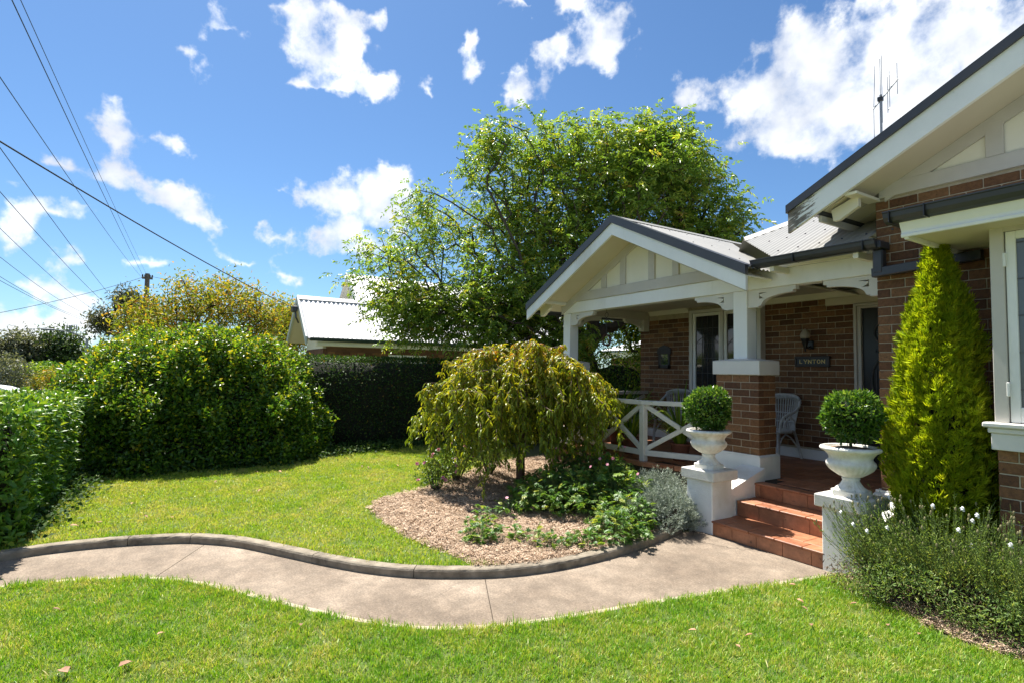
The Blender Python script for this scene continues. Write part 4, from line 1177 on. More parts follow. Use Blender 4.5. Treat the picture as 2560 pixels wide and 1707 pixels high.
# ---- grass ---------------------------------------------------------------
def grass_mat(name, off, stops):
    m, T, bs, out, geo = material(name)
    oi = T.new('ShaderNodeObjectInfo')
    at = T.new('ShaderNodeAttribute'); at.attribute_name = 'tone'
    pn = T.noise(geo.outputs['Position'], 1.3, 5.0, .65)
    pn2 = T.noise(geo.outputs['Position'], 7.0, 3.0, .6)
    f = T.math('ADD', T.math('MULTIPLY', at.outputs['Fac'], .55), T.math('MULTIPLY_ADD', pn, 1.15, T.math('MULTIPLY_ADD', pn2, .6, T.math('MULTIPLY', oi.outputs['Random'], .25))))
    f = T.math('SUBTRACT', f, off)
    col = T.ramp(f, stops)
    T.plug(bs.inputs['Base Color'], col)
    bs.inputs['Roughness'].default_value = .5
    tr = T.new('ShaderNodeBsdfTranslucent')
    T.plug(tr.inputs[0], T.mix(1.0, col, (1.35, 1.35, .6), 'MULTIPLY'))
    mx = T.new('ShaderNodeMixShader'); mx.inputs[0].default_value = .35
    T.l.new(bs.outputs[0], mx.inputs[1]); T.l.new(tr.outputs[0], mx.inputs[2]); T.l.new(mx.outputs[0], out.inputs[0])
    return m
M['grass'] = grass_mat('grass_blade', .66, [(0.0, (.060, .195, .008)), (.30, (.115, .285, .012)), (.55, (.20, .365, .022)), (.80, (.36, .42, .06)), (1.0, (.54, .47, .17))])
M['turf'] = grass_mat('turf_blade', .60, [(0.0, (.095, .23, .010)), (.28, (.180, .335, .016)), (.52, (.29, .42, .030)), (.76, (.41, .45, .070)), (1.0, (.55, .48, .18))])
def blades(name, n, R_, hmin, hmax, wid, mat, lean=.55, flat=.25):
    V, Fq, tn = [], [], []
    for i in range(n):
        a, r = rng.random() * 6.28, R_ * math.sqrt(rng.random())
        p = np.array([r * math.cos(a), r * math.sin(a), -.004])
        h = hmin + (hmax - hmin) * rng.random() ** 1.4
        az = rng.random() * 6.28; ln = lean * rng.random() + (0.9 if rng.random() < flat else 0)
        d = np.array([math.cos(az) * ln, math.sin(az) * ln, 1.0]); d /= np.linalg.norm(d)
        sd = np.array([-math.sin(az + .6 * rng.standard_normal()), math.cos(az), 0]); sd /= np.linalg.norm(sd)
        w = wid * (.6 + .8 * rng.random())
        m_ = p + d * h * .55
        d2 = d + np.array([math.cos(az), math.sin(az), -.25]) * .55 * rng.random(); d2 /= np.linalg.norm(d2)
        tip = m_ + d2 * h * .5
        k = len(V)
        V += [p - sd * w / 2, p + sd * w / 2, m_ + sd * w * .42, m_ - sd * w * .42, tip]
        Fq += [(k, k + 1, k + 2), (k, k + 2, k + 3), (k + 3, k + 2, k + 4)]
        t = rng.random(); tn += [t] * 5
    return raw_mesh(name, np.array(V), np.array(Fq), mat, np.array(tn))
def scatter(name, surf_me, inst_obs, density, smin, smax, seed, tilt=.25, mask=None):
    """geometry-node scatter of small clumps over a sheet; one object of stuff"""
    o = put(name, surf_me, None)
    ng = bpy.data.node_groups.new(name, 'GeometryNodeTree')
    ng.interface.new_socket('Geometry', in_out='INPUT', socket_type='NodeSocketGeometry')
    ng.interface.new_socket('Geometry', in_out='OUTPUT', socket_type='NodeSocketGeometry')
    N, Lk = ng.nodes, ng.links
    gi, go = N.new('NodeGroupInput'), N.new('NodeGroupOutput')
    dp = N.new('GeometryNodeDistributePointsOnFaces'); dp.inputs['Density'].default_value = density; dp.inputs['Seed'].default_value = seed
    Lk.new(gi.outputs[0], dp.inputs[0])
    ci = N.new('GeometryNodeCollectionInfo')
    col = bpy.data.collections.new(name + '_pieces')
    for q in inst_obs:
        col.objects.link(q)
    ci.inputs[0].default_value = col; ci.inputs[1].default_value = True; ci.inputs[2].default_value = True
    ip = N.new('GeometryNodeInstanceOnPoints')
    Lk.new(dp.outputs[0], ip.inputs[0]); Lk.new(ci.outputs[0], ip.inputs[2]); ip.inputs[3].default_value = True
    rv = N.new('FunctionNodeRandomValue'); rv.data_type = 'FLOAT_VECTOR'
    rv.inputs[0].default_value = (-tilt, -tilt, 0); rv.inputs[1].default_value = (tilt, tilt, 6.283)
    Lk.new(rv.outputs[0], ip.inputs[5])
    rs = N.new('FunctionNodeRandomValue'); rs.data_type = 'FLOAT'
    rs.inputs[2].default_value = smin; rs.inputs[3].default_value = smax; rs.inputs['Seed'].default_value = 3
    Lk.new(rs.outputs[1], ip.inputs[6])
    Lk.new(ip.outputs[0], go.inputs[0])
    md = o.modifiers.new('scatter', 'NODES'); md.node_group = ng
    o['kind'] = 'stuff'
    return o
def piece(name, me):
    return bpy.data.objects.new(name, me)
gp = [piece('grass_clump', blades('grass_clump', 26, .055, .014, .042, .0042, M['grass'])) for _ in range(5)]
# strip the camera can see of the near lawn, and the whole far lawn
nl = [tuple(p) for p in nr[14:]] + RB[:-1] + [(-.25, 4.45), (-.5, 2.7), (-1.75, .7), (-3.1, -1.3), (-5.5, -1.6)]
g1 = scatter('front_grass', poly_sheet(nl, .007, 'front_grass'), gp, 900, .75, 1.25, 1)
tag(g1, 'short sunlit lawn grass in the foreground, in front of the path', None, kind='stuff')
gp2 = [piece('turf_clump', blades('turf_clump', 22, .07, .014, .038, .0058, M['turf'])) for _ in range(4)]
g2 = scatter('lawn_grass', poly_sheet(far_poly, .049, 'lawn_grass'), gp2, 480, .8, 1.3, 2)
tag(g2, 'short sunlit lawn grass between the kerb and the hedges', None, kind='stuff')
# longer tufts that lean over the path edges
gp3 = [piece('edge_tuft', blades('edge_tuft', 14, .035, .035, .085, .0048, M['grass'], .7, .15)) for _ in range(4)]
e0 = nr[20:-6]
e1 = offset(e0, -.035); e2 = offset(e0, -.10)
g3 = scatter('edge_grass', poly_sheet([tuple(p) for p in e1] + [tuple(p) for p in e2[::-1]], .008, 'edge_grass'), gp3, 420, .6, 1.2, 3)
tag(g3, 'longer grass tufts along the lawn edge of the path', None, kind='stuff')
e0 = kb[ih:i0 + 4]
e1 = offset(e0, .115); e2 = offset(e0, .20)
g4 = scatter('kerb_grass', poly_sheet([tuple(p) for p in e1] + [tuple(p) for p in e2[::-1]], .05, 'kerb_grass'), gp3, 380, .5, 1.0, 4)
tag(g4, 'grass tufts growing up against the back of the kerb', None, kind='stuff')

# ---- mulch chips -------------------------------------------------------------
def mulch_mat():
    m, T, bs, out, geo = material('cane_mulch')
    at = T.new('ShaderNodeAttribute'); at.attribute_name = 'tone'
    col = T.ramp(at.outputs['Fac'], [(0, (.24, .15, .09)), (.4, (.42, .29, .19)), (.75, (.56, .42, .29)), (1, (.68, .54, .40))])
    T.plug(bs.inputs['Base Color'], col); bs.inputs['Roughness'].default_value = .9
    return m
M['chip'] = mulch_mat()
def chips(n, R_):
    V, Fq, tn = [], [], []
    for i in range(n):
        a, r = rng.random() * 6.28, R_ * math.sqrt(rng.random())
        p = np.array([r * math.cos(a), r * math.sin(a), .004 + .022 * rng.random()])
        L, W = .006 + .030 * rng.random() ** 2, .0013 + .0026 * rng.random()
        az = rng.random() * 6.28
        d = np.array([math.cos(az), math.sin(az), .5 * rng.standard_normal() * .6]); d /= np.linalg.norm(d)
        s = np.cross(d, [0, 0, 1]); s /= np.linalg.norm(s); s = s + np.array([0, 0, .5 * rng.standard_normal()]); s /= np.linalg.norm(s)
        k = len(V)
        V += [p - s * W - d * L / 2, p + s * W - d * L / 2, p + s * W * .8 + d * L / 2, p - s * W * .8 + d * L / 2]
        Fq.append((k, k + 1, k + 2, k + 3)); tn += [rng.random()] * 4
    return raw_mesh('mulch_chips', np.array(V), np.array(Fq), M['chip'], np.array(tn))
cp = [piece('mulch_chips', chips(64, .07)) for _ in range(4)]
m1 = scatter('mulch', poly_sheet([p for p in bed_poly], .053, 'mulch'), cp, 480, .8, 1.3, 5)
tag(m1, 'pale shredded mulch covering the curved garden bed', None, kind='stuff')
m2 = scatter('side_mulch', poly_sheet(RB + [(.2, 4.6), (.2, 5.6), (-2.4, 5.6), (-2.4, 5.0)], .016, 'side_mulch'), cp, 300, .8, 1.2, 6)
tag(m2, 'shredded mulch under the white lavender', None, kind='stuff')

# ================================================================== PLANT TOOLS
def unit(A):
    return A / (np.linalg.norm(A, axis=-1, keepdims=True) + 1e-9)
def rdirs(n, up=0.0):
    d = unit(rng.standard_normal((n, 3))); d[:, 2] += up
    return unit(d)
TPL = {
    'diamond': (np.array([(0, 0, 0), (.45, -.5, .12), (.45, .5, .12), (1, 0, -.05)]), np.array([(0, 1, 3), (0, 3, 2)])),
    'oval': (np.array([(0, 0, 0), (.42, -.5, .10), (.42, .5, .10), (.55, 0, -.02), (1, 0, -.10)]), np.array([(0, 1, 3), (1, 4, 3), (0, 3, 2), (3, 4, 2)])),
    'broad': (np.array([(0, 0, 0), (.22, -.40, .06), (.22, .40, .06), (.6, -.44, .06), (.6, .44, .06), (1, 0, -.12), (.45, 0, -.03)]),
              np.array([(0, 1, 6), (1, 3, 6), (3, 5, 6), (5, 4, 6), (4, 2, 6), (2, 0, 6)])),
    'lance': (np.array([(0, 0, 0), (.30, -.5, .05), (.30, .5, .05), (.34, 0, -.03), (.68, -.36, -.07), (.68, .36, -.07), (.70, 0, -.13), (1, 0, -.34)]),
              np.array([(0, 1, 3), (0, 3, 2), (1, 4, 6), (1, 6, 3), (3, 6, 5), (3, 5, 2), (4, 7, 6), (6, 7, 5)])),
    'strip': (np.array([(0, -.5, 0), (0, .5, 0), (1, 0, -.02)]), np.array([(0, 1, 2)])),
}
def leaf_arrays(P, D, N, L, W, tone, shape):
    tv, tf = TPL[shape]
    D = unit(D); Sd = unit(np.cross(D, N)); Nn = np.cross(Sd, D)
    L = np.broadcast_to(L, (len(P),)); W = np.broadcast_to(W, (len(P),))
    V = P[:, None, :] + D[:, None, :] * (tv[None, :, 0:1] * L[:, None, None]) + Sd[:, None, :] * (tv[None, :, 1:2] * W[:, None, None]) + Nn[:, None, :] * (tv[None, :, 2:3] * L[:, None, None])
    k = len(tv)
    Fq = tf[None] + (np.arange(len(P)) * k)[:, None, None]
    return V.reshape(-1, 3), Fq.reshape(-1, 3), np.repeat(tone, k)
def leaf_part(name, parent, mat, sets):
    Vs, Fs, Ts, n = [], [], [], 0
    for V, Fq, t in sets:
        Vs.append(V); Fs.append(Fq + n); Ts.append(t); n += len(V)
    me = raw_mesh(name, np.vstack(Vs), np.vstack(Fs), mat, np.concatenate(Ts))
    return part(name, me, mat, parent)
def frusta(E0, E1, r0, r1, k=5):
    E0, E1 = np.asarray(E0, float), np.asarray(E1, float)
    d = unit(E1 - E0)
    ref = np.where(np.abs(d[:, 2:3]) < .9, np.array([[0, 0, 1.0]]), np.array([[1.0, 0, 0]]))
    a = unit(np.cross(d, ref)); b = np.cross(d, a)
    t = np.arange(k) * 2 * math.pi / k
    ring = a[:, None, :] * np.cos(t)[None, :, None] + b[:, None, :] * np.sin(t)[None, :, None]
    V = np.concatenate([E0[:, None, :] + ring * np.asarray(r0)[:, None, None], E1[:, None, :] + ring * np.asarray(r1)[:, None, None]], 1)
    j = np.arange(k); jj = (j + 1) % k
    q = np.stack([j, jj, jj + k, j + k], 1)
    Fq = q[None] + (np.arange(len(E0)) * 2 * k)[:, None, None]
    return V.reshape(-1, 3), Fq.reshape(-1, 4)
def skeleton(root, trunk, tips, seg=.35, bf=.45, wob=.05):
    """joins crown tips to a growing tree; returns node positions, parents, descendant counts, tip ids"""
    P = [np.array(root, float)] + [np.array(p, float) for p in trunk]
    par = [-1] + list(range(len(trunk)))
    plen = [0.0]
    for i in range(1, len(P)): plen.append(plen[-1] + np.linalg.norm(P[i] - P[i - 1]))
    start = len(P) - 1
    tip_id = []
    order = np.argsort(np.linalg.norm(tips - P[start], axis=1))
    for ti in order:
        A = np.array(P); pl = np.array(plen)
        dd = np.linalg.norm(A - tips[ti], axis=1)
        cost = dd + bf * pl
        cost[:max(1, start - 1)] += 2.0
        j = int(np.argmin(cost))
        n = max(1, int(dd[j] / seg))
        last = j
        for s in range(1, n + 1):
            t = s / n
            p = P[j] * (1 - t) + tips[ti] * t
            if s < n: p = p + wob * seg * 3 * rng.standard_normal(3)
            P.append(p); par.append(last); plen.append(plen[last] + np.linalg.norm(p - P[last])); last = len(P) - 1
        tip_id.append(last)
    cnt = np.zeros(len(P)); cnt[tip_id] = 1
    for i in range(len(P) - 1, 0, -1):
        if par[i] >= 0: cnt[par[i]] += cnt[i]
    return np.array(P), np.array(par), cnt, np.array(tip_id)
def wood(name, parent, P, par, cnt, r_tip, expo, mat, rmax=9, k=5):
    i = np.arange(1, len(P)); p = par[1:]
    r = np.minimum(r_tip * np.maximum(cnt, 1) ** expo, rmax)
    V, Fq = frusta(P[p], P[i], np.minimum(r[p], r[i] * 1.25), r[i], k)
    return part(name, raw_mesh(name, V, Fq, mat, smooth=True), mat, parent)

LM = {
    'ash': leaf_mat('ash_leaf', [(0, (.075, .150, .026)), (.45, (.150, .250, .040)), (.75, (.260, .350, .055)), (.93, (.40, .39, .06)), (1, (.46, .28, .08))], .34, .46, patch=.45),
    'camellia': leaf_mat('camellia_leaf', [(0, (.040, .105, .016)), (.45, (.080, .175, .020)), (.75, (.170, .275, .024)), (.93, (.32, .36, .025)), (1, (.46, .38, .03))], .34, .42, spec=.42),
    'laurel': leaf_mat('laurel_leaf', [(0, (.045, .125, .016)), (.55, (.085, .200, .022)), (.85, (.165, .29, .03)), (1, (.30, .38, .04))], .38, .30, spec=.35),
    'hedge': leaf_mat('dark_hedge_leaf', [(0, (.020, .052, .014)), (.6, (.038, .085, .018)), (.95, (.08, .13, .022)), (1, (.22, .13, .03))], .55, .3, spec=.2),
    'cherry': leaf_mat('weeping_leaf', [(0, (.115, .185, .016)), (.40, (.205, .265, .020)), (.70, (.33, .315, .026)), (.90, (.41, .28, .03)), (1, (.36, .15, .035))], .36, .44, (1.5, 1.35, .5)),
    'box': leaf_mat('box_leaf', [(0, (.032, .090, .014)), (.5, (.070, .160, .020)), (.85, (.14, .24, .035)), (1, (.24, .33, .08))], .28, .32),
    'cypress': leaf_mat('golden_cypress', [(0, (.14, .24, .010)), (.4, (.31, .42, .012)), (.8, (.48, .54, .016)), (1, (.60, .60, .03))], .6, .42, (1.3, 1.3, .5)),
    'lav': leaf_mat('lavender_leaf', [(0, (.115, .20, .050)), (.55, (.20, .30, .085)), (.85, (.32, .38, .10)), (1, (.48, .45, .15))], .55, .35),
    'dry': leaf_mat('dry_stem', [(0, (.075, .048, .030)), (.5, (.16, .105, .06)), (1, (.34, .28, .12))], .8, .1),
    'silver': leaf_mat('silver_leaf', [(0, (.17, .21, .165)), (.5, (.28, .325, .265)), (1, (.42, .46, .39))], .6, .2, (1.0, 1.05, .8)),
    'anemone': leaf_mat('anemone_leaf', [(0, (.055, .135, .028)), (.5, (.105, .215, .038)), (.85, (.20, .30, .05)), (1, (.36, .39, .08))], .42, .35),
    'rose': leaf_mat('rose_leaf', [(0, (.035, .090, .014)), (.6, (.085, .160, .020)), (1, (.22, .26, .03))], .38, .3),
    'pink': leaf_mat('pink_petal', [(0, (.55, .14, .24)), (.5, (.70, .28, .38)), (1, (.82, .50, .55))], .5, .35, (1.1, .9, .95)),
    'ivy': leaf_mat('ground_cover_leaf', [(0, (.018, .050, .012)), (.6, (.040, .090, .018)), (1, (.11, .15, .03))], .65, .25, spec=.2),
    'strap': leaf_mat('strap_leaf', [(0, (.09, .17, .02)), (.6, (.18, .28, .028)), (1, (.36, .40, .045))], .35, .4),
    'autumn': leaf_mat('turning_leaf', [(0, (.12, .19, .022)), (.45, (.23, .27, .030)), (.75, (.36, .31, .035)), (.93, (.44, .27, .04)), (1, (.38, .15, .03))], .5, .4, (1.4, 1.3, .5), patch=.3),
    'gum': leaf_mat('eucalypt_leaf', [(0, (.045, .060, .030)), (.6, (.085, .095, .05)), (1, (.16, .145, .07))], .45, .25),
    'farleaf': leaf_mat('distant_leaf', [(0, (.025, .055, .014)), (.6, (.05, .095, .02)), (1, (.10, .14, .03))], .5, .3),
    'olive': leaf_mat('grey_green_leaf', [(0, (.085, .105, .060)), (.6, (.15, .165, .10)), (1, (.24, .24, .15))], .5, .25),
}
M['white_petal'] = surf('white_petal', (.78, .78, .80), (.84, .84, .86), 30, .6, 60, 0)

# ------------------------------------------------------------------ shells of leaves (hedges, shrubs)
def shell_points(f, n, lo, hi, inside=.16):
    """random points close below the surface f(p) = 0 (f < 0 inside); returns points and outward normals"""
    out_p, out_n = [], []
    got = 0
    while got < n:
        p = lo + (hi - lo) * rng.random((n * 3, 3))
        v = f(p)
        keep = (v < 0.02) & (v > -inside)
        keep &= rng.random(len(p)) < np.exp(v / (inside * .55))
        p = p[keep]
        e = .02
        g = np.stack([f(p + np.eye(3)[i] * e) - f(p - np.eye(3)[i] * e) for i in range(3)], 1)
        out_p.append(p); out_n.append(unit(g)); got += len(p)
    return np.vstack(out_p)[:n], np.vstack(out_n)[:n]
def lumps(p, amp, sc, seed=0.0):
    return amp * (np.sin(p[:, 0] * sc + seed) * np.sin(p[:, 1] * sc * 1.13 + 1.7 + seed) + .6 * np.sin(p[:, 2] * sc * 1.4 + p[:, 0] * sc * .7 + seed * 2) + .5 * np.sin(p[:, 0] * sc * 2.3 + p[:, 2] * sc * 2.1 + seed) * np.sin(p[:, 1] * sc * 2.2))
def shell(name_t, parent, mat, f, lo, hi, n, L, W, shape='oval', inside=.16, out=.6, up=.35, tone_pow=1.0, core=None, tone_up=0.0):
    p, nr_ = shell_points(f, n, np.array(lo, float), np.array(hi, float), inside)
    d = unit(nr_ * out + rdirs(n) * .9 + np.array([0, 0, up]))
    nn = unit(nr_ * .5 + np.array([0, 0, .8]) + rng.standard_normal((n, 3)) * .45)
    l = L * (.65 + .7 * rng.random(n)); w = W * (.7 + .6 * rng.random(n))
    tone = rng.random(n) ** tone_pow
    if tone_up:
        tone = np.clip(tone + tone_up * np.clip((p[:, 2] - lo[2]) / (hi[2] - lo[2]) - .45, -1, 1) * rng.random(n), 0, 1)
    o = leaf_part(name_t, parent, mat, [leaf_arrays(p, d, nn, l, w, tone, shape)])
    return o
def shoots(parent, mat, f, lo, hi, n, h, L, W, name='new_shoots', shape='oval'):
    """young shoots that stand proud of a shrub, each a thin stem with leaves"""
    p, nr_ = shell_points(f, n * 3, np.array(lo, float), np.array(hi, float), .06)
    k = np.argsort(-(nr_[:, 2] + .5 * rng.random(len(p))))[:n]
    p, nr_ = p[k], nr_[k]
    d = unit(nr_ * .35 + np.array([0, 0, .8]) + .35 * rng.standard_normal((n, 3)))
    l = h * (.4 + .8 * rng.random((n, 1)))
    V, Fq = frusta(p - d * .05, p + d * l, np.full(n, .004), np.full(n, .002), 4)
    part('shoot_stems', raw_mesh('shoot_stems', V, Fq, M['bark']), M['bark'], parent)
    per = 9
    s = np.tile(np.linspace(.15, 1, per), n)[:, None]
    q = np.repeat(p, per, 0) + np.repeat(d * l, per, 0) * s
    m_ = len(q)
    ld = unit(np.repeat(d, per, 0) * .6 + rdirs(m_) * .9)
    leaf_part(name, parent, mat, [leaf_arrays(q, ld, rdirs(m_, .8), L * (.6 + .6 * rng.random(m_)), W, np.clip(.55 + .5 * rng.random(m_), 0, 1), shape)])
def blob_core(parent, f, lo, hi, res=.12, shrink=.10, name='filler_core'):
    """twiggy inside: short dark sticks that fill the shrub so that it is not see-through"""
    n = int(np.prod(np.array(hi) - np.array(lo)) * 900) + 300
    n = min(n, 9000)
    p = np.array(lo) + (np.array(hi) - np.array(lo)) * rng.random((n * 2, 3))
    p = p[f(p) < -shrink]
    d = rdirs(len(p), .4) * (.10 + .16 * rng.random((len(p), 1)))
    V, Fq = frusta(p - d, p + d, np.full(len(p), .010), np.full(len(p), .004), 4)
    return part(name, raw_mesh(name, V, Fq, M['inner']), M['inner'], parent)
def solid_core(parent, f, lo, hi, shrink, mat, n=26, name='filler_core'):  # added filler that stops light leaking through the leaves, not real branches
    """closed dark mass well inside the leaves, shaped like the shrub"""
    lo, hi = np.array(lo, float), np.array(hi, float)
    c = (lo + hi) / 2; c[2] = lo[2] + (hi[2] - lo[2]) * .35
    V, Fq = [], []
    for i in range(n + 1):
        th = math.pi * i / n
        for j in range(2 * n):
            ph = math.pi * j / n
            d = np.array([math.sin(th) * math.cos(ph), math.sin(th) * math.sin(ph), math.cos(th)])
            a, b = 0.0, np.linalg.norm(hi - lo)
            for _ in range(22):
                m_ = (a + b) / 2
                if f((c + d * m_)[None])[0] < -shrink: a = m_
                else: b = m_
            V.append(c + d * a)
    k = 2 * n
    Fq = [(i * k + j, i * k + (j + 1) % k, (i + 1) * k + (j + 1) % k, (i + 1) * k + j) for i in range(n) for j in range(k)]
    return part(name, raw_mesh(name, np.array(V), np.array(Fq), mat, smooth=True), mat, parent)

# ================================================================== HEDGES AND SHRUBS ON THE LEFT
def box_sdf(x0, x1, y0, y1, z0, z1, r, amp, sc, seed):
    c = np.array([(x0 + x1) / 2, (y0 + y1) / 2, (z0 + z1) / 2]); h = np.array([(x1 - x0) / 2, (y1 - y0) / 2, (z1 - z0) / 2]) - r
    def f(p):
        q = np.abs(p - c) - h
        return np.linalg.norm(np.maximum(q, 0), axis=1) + np.minimum(q.max(1), 0) - r + lumps(p, amp, sc, seed)
    return f
t = thing('laurel_hedge', 'clipped glossy laurel hedge at the left edge of the lawn', 'hedge', (-8.2, -1.6, 0))
f = box_sdf(-9.95, -6.42, -2.35, -1.12, -.1, 1.24, .07, .014, 5.0, .3)
lo, hi = (-10.1, -2.5, 0), (-6.25, -.95, 1.40)
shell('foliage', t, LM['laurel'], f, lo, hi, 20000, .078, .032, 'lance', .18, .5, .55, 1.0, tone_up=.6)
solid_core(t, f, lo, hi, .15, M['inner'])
shoots(t, LM['laurel'], f, lo, hi, 160, .09, .07, .03, shape='lance')
t = thing('camellia_bush', 'large rounded glossy green bush behind the lawn', 'bush', (-10.9, .6, 0))
def f(p):
    q = (p - np.array([-11.95, .47, .30])) / np.array([2.15, 2.20, 1.93])
    r = (np.abs(q[:, 0]) ** 2.2 + np.abs(q[:, 1]) ** 3.0 + np.abs(q[:, 2]) ** 2.6) ** (1 / 2.6)
    return (r - 1) * 1.7 + lumps(p, .075, 2.3, 1.1) + lumps(p, .07, 5.6, 2.3) + lumps(p, .045, 12.0, .7)
lo, hi = (-13.4, -2.2, .0), (-9.3, 3.2, 2.95)
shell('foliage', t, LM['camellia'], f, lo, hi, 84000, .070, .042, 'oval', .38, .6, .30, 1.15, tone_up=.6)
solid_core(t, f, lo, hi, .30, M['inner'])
shoots(t, LM['camellia'], f, lo, hi, 420, .17, .062, .036)
t = thing('clipped_hedge', 'tall dark clipped hedge below the neighbouring brick house', 'hedge', (-11.8, 5.0, 0))
f = box_sdf(-12.7, -11.35, 2.2, 8.2, -.1, 1.90, .06, .020, 5.0, 2.0)
lo, hi = (-12.9, 2.0, 0.02), (-11.2, 8.4, 2.1)
shell('foliage', t, LM['hedge'], f, lo, hi, 26000, .060, .032, 'diamond', .14, .7, .15, 1.0)
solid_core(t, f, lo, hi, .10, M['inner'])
# creeping ground cover at the feet of the hedges
P = []
for (xa, ya, xb, yb, w, n) in ((-10.25, -.9, -10.05, 1.2, .45, 2600), (-10.05, 1.2, -10.75, 2.8, .45, 2400), (-10.75, 2.8, -11.2, 4.2, .5, 2200), (-11.2, 4.2, -10.6, 5.8, .5, 1400), (-9.9, -1.0, -6.7, -1.18, .12, 1600)):
    s = rng.random((n, 1)); q = np.hstack([xa + (xb - xa) * s, ya + (yb - ya) * s, np.zeros((n, 1))])
    q[:, 0] += w * rng.standard_normal(n) * .5; q[:, 1] += .15 * rng.standard_normal(n); q[:, 2] = .06 + .12 * rng.random(n) ** 1.5
    P.append(q)
P = np.vstack(P); n = len(P)
V, Fq, tn = leaf_arrays(P, rdirs(n, .2), unit(np.array([0, 0, 1.0]) + .4 * rng.standard_normal((n, 3))), .05 * (.6 + .8 * rng.random(n)), .045, rng.random(n), 'oval')
gc = put('ground_cover', raw_mesh('ground_cover', V, Fq, LM['ivy'], tn)); tag(gc, 'dark creeping ground cover along the foot of the hedges', None, kind='stuff')

# ================================================================== BIG ASH TREE
t = thing('ash_tree', 'big leafy shade tree with fine leaflets behind the verandah', 'tree', (-10.6, 9.2, 0))
clumps = [  # centre, radius, tips, density of leaf
    ((-11.6, 7.6, 7.2), (1.5, 1.6, 1.0), 90), ((-10.4, 8.8, 7.0), (1.5, 1.5, 1.0), 120), ((-9.3, 10.3, 6.8), (1.3, 1.5, 1.1), 120), ((-8.7, 10.9, 5.5), (1.1, 1.1, 1.1), 100), ((-8.3, 11.0, 4.4), (.8, .9, .8), 50),
    ((-9.6, 9.4, 5.6), (1.6, 1.6, 1.2), 150), ((-10.8, 8.2, 5.4), (1.6, 1.6, 1.3), 150), ((-11.9, 6.9, 5.6), (1.5, 1.5, 1.2), 70), ((-12.7, 5.6, 5.2), (1.5, 1.3, 1.1), 55), ((-12.9, 4.4, 4.2), (1.3, 1.1, .9), 45),
    ((-12.6, 5.2, 3.5), (1.4, 1.2, .8), 50), ((-11.6, 6.5, 3.9), (1.4, 1.3, .9), 80), ((-10.6, 7.6, 3.6), (1.1, 1.1, .9), 100), ((-10.3, 7.9, 2.4), (.8, .9, .7), 60), ((-11.1, 6.6, 2.5), (.9, .9, .5), 40), ((-12.2, 8.4, 5.6), (1.5, 1.5, 1.4), 70),
    ((-9.4, 10.2, 3.6), (1.2, 1.4, .7), 60), ((-11.7, 6.4, 7.0), (.9, .9, .6), 30), ((-9.4, 9.9, 7.4), (.8, .9, .5), 40), ((-12.6, 10.0, 4.2), (1.6, 1.6, 1.4), 60),
    ((-12.2, 4.9, 3.0), (1.2, 1.1, .7), 60), ((-11.5, 5.9, 3.0), (1.2, 1.1, .8), 80), ((-11.0, 6.9, 3.2), (1.1, 1.0, .9), 90), ((-10.2, 8.3, 4.4), (1.3, 1.3, 1.0), 90), ((-10.6, 9.9, 3.0), (.9, .9, .6), 50), ((-10.2, 10.8, 2.4), (.9, .9, .6), 40), ((-9.0, 9.6, 6.4), (1.2, 1.2, 1.0), 70), ((-8.7, 10.6, 4.4), (1.2, 1.2, .9), 60)]
tips = np.vstack([np.array(c) + unit(rng.standard_normal((n, 3))) * (rng.random((n, 1)) ** .45) * np.array(r) for c, r, n in clumps])
trunk = [(-10.65, 9.15, .6), (-10.62, 9.1, 1.2), (-10.7, 9.0, 1.7), (-10.75, 8.85, 2.2)]
P, par, cnt, tid = skeleton((-10.6, 9.2, -.1), trunk, tips, .40, .35, .06)
wood('trunk', t, P, par, cnt, .0075, .47, M['bark'], .26, 6)
def compound(P, par, cnt, per, leafl, pairs, lsize, wsize, droop, thresh=3, spread=.10):
    """pinnate leaves around every thin twig"""
    idx = np.where((cnt <= thresh) & (par >= 0))[0]
    base = np.repeat(idx, per)
    base = base[rng.random(len(base)) < np.maximum(np.interp(P[base][:, 1], [5.5, 7.6, 8.6], [.62, .72, .85]), np.interp(P[base][:, 2], [3.2, 4.2], [1.0, .0]))]
    n = len(base)
    s = rng.random((n, 1))
    b = P[base] * s + P[par[base]] * (1 - s) + spread * .4 * rng.standard_normal((n, 3))
    dr = unit(P[base] - P[par[base]])
    d = unit(dr * .5 + rdirs(n) * .9 + np.array([0, 0, .15]))
    L = leafl * (.7 + .6 * rng.random((n, 1)))
    side = unit(np.cross(d, np.array([0, 0, 1.0]) + .3 * rng.standard_normal((n, 3))))
    tone0 = rng.random(n)
    sets = []
    for k in range(pairs):
        u = (k + 1) / (pairs + .4)
        pos = b + d * L * u + np.array([0, 0, -1.0]) * droop * L * u * u
        tang = unit(d + np.array([0, 0, -2.0]) * droop * u)
        for sg in (-1, 1):
            ld = unit(side * sg + tang * .55 + np.array([0, 0, -.35]) + .18 * rng.standard_normal((n, 3)))
            sets.append((pos, ld))
    sets.append((b + d * L + np.array([0, 0, -1.0]) * droop * L, unit(d + np.array([0, 0, -2.0]) * droop)))
    out = []
    for pos, ld in sets:
        nn = unit(np.array([0, 0, 1.0]) + .55 * rng.standard_normal((n, 3)))
        out.append(leaf_arrays(pos, ld, nn, lsize * (.75 + .5 * rng.random(n)), wsize * (.8 + .4 * rng.random(n)), np.clip(tone0 * .75 + .25 * rng.random(n), 0, 1), 'diamond'))
    return out
leaf_part('crown', t, LM['ash'], compound(P, par, cnt, 16, .26, 4, .112, .041, .45, 3, .48))

